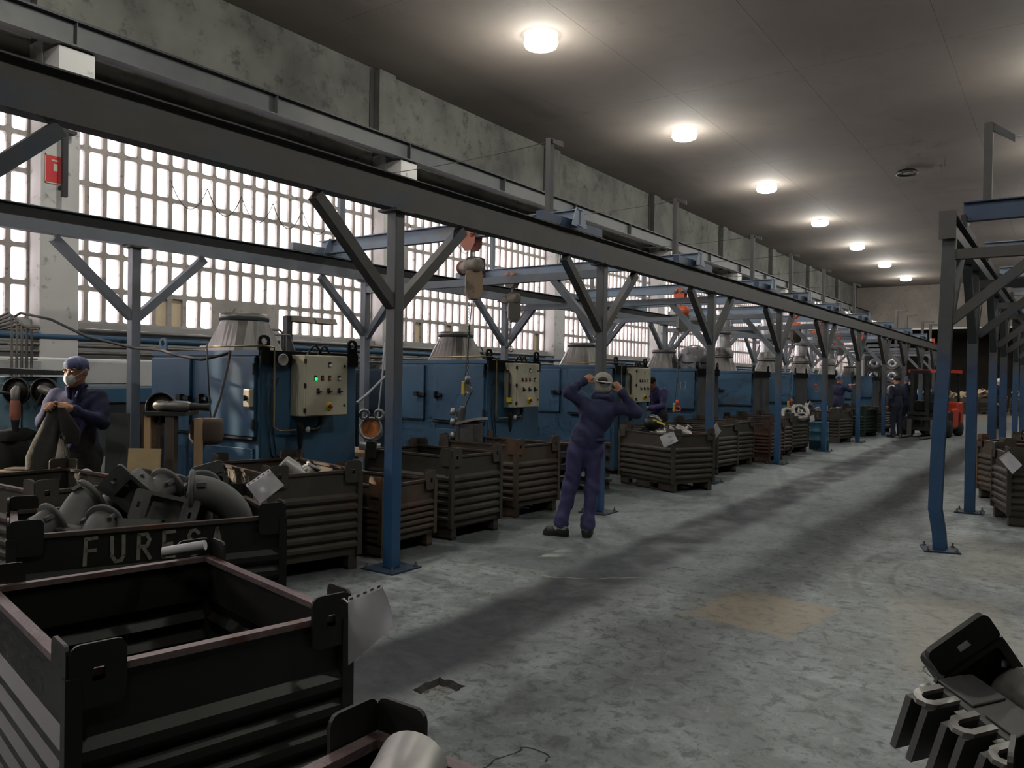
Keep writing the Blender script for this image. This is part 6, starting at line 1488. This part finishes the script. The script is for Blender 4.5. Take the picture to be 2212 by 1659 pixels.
# ---------------------------------------------------------------- far end: crates heaped with tan castings
rf_ = random.Random(5); tanp = cast_bracket('casting_tan'); tane = cast_elbow('casting_tan'); first = [True, True]
far_spots = [(-5.6,44.5),(-4.0,45.2),(-2.6,46.0),(-1.2,45.5),(-.2,46.4),(1.2,45.8),(-3.2,47.2),(-.8,47.4)]
FAR = ['leftmost', 'second from left', 'third from left', 'fourth from left', 'fifth from left', 'rightmost', 'back left', 'back right']
for i, (x, y) in enumerate(far_spots):
    crate('std', (x,y), 90 if i % 2 else 84, 'far crate of tan castings at the hall\'s end, %s' % FAR[i], 'far crates at the end of the hall')
    for k in range(5):
        pr_, ix = ((tanp, 0), (tane, 1))[k % 2]; o = pr_ if first[ix] else copy_tree(pr_); first[ix] = False
        place(o, (x-.2-.17*k+rf_.uniform(-.05,.05), y+.2+rf_.uniform(0,.4), .86+rf_.uniform(0,.22)), (rf_.uniform(-1,1), rf_.uniform(-1,1), rf_.uniform(0,6)), 1.35)
        tag(o, 'tan %s casting in the far heap, %s piece in the %s crate' % (('bracket', 'pipe')[ix], ['rightmost', 'second right', 'middle', 'second left', 'leftmost'][k], FAR[i]), 'casting', 'tan castings heaped at the far end')
# uprights of far racks in front of the end wall
for i, (px, pyt) in enumerate(((1937,670),(1958,680),(1993,695),(2010,700))):
    p = at_y(px, pyt, 44.0); root = thing('rack_upright', 'slim grey upright rising before the end wall, %s from left' % ORD[i], 'post', (p.x, 44.0, 0), 0, 'uprights before the end wall')
    mb = MB(); mb.box((-.06,-.06,0),(.06,.06,p.z)); mb.build('upright', MT['beam'], root); mb = MB(); mb.box((-.06,-.05,p.z-.05),(.5,.05,p.z)); mb.build('top_arm', MT['beam'], root); mb = MB(); mb.box((-.2,-.2,0),(.2,.2,.015)); mb.build('foot_plate', MT['beam'], root)

# dark cabinets standing between the machines, against the window-side posts
for i, (x, y, w, d, h_, lab) in enumerate(((-9.2,8.55,.7,1.1,1.62,'dark blue switch cabinet behind the orange-faced casting'), (-9.1,12.2,.7,1.2,1.45,'dark switch cabinet between the second and third machines'), (-9.1,15.6,.7,1.2,1.45,'dark switch cabinet between the third and fourth machines'))):
    root = thing('switch_cabinet', lab, 'cabinet', (x, y, 0)); mb = MB(); mb.box((-w/2,0,.05),(w/2,d,h_)); bev(mb.build('carcass', MT['machine_dk'], root), .01)
    mb = MB(); mb.box((-w/2+.02,-.015,.10),(w/2-.02,0,h_-.05)); mb.build('door', MT['top_dk'], root); mb = MB(); mb.box((w/2-.08,-.04,.9),(w/2-.05,-.015,1.0)); mb.build('handle', MT['steel'], root)
    mb = MB(); mb.box((-w/2,.0,0),(w/2,d,.05)); mb.build('plinth', MT['top_dk'], root)
# pallet stack behind the standing worker
ps = at_h(1190,1010,0)
root = thing('pallet_stack', 'low stack of grey wooden slats behind the standing worker, left', 'pallet', (-5.55, 9.65, 0))
for k in range(4):
    for j in range(3): mb = MB(); mb.box((-.35,-.28+.2*j,.10+.17*k),(.35,-.16+.2*j,.135+.17*k)); mb.build('deck_slat', MT['wood_dk'], root)
    for sx in (-.3,.25): mb = MB(); mb.box((sx,-.28,.0+.17*k),(sx+.06,.24,.10+.17*k)); mb.build('runner', MT['wood_dk'], root)
bpy.context.view_layer.update()
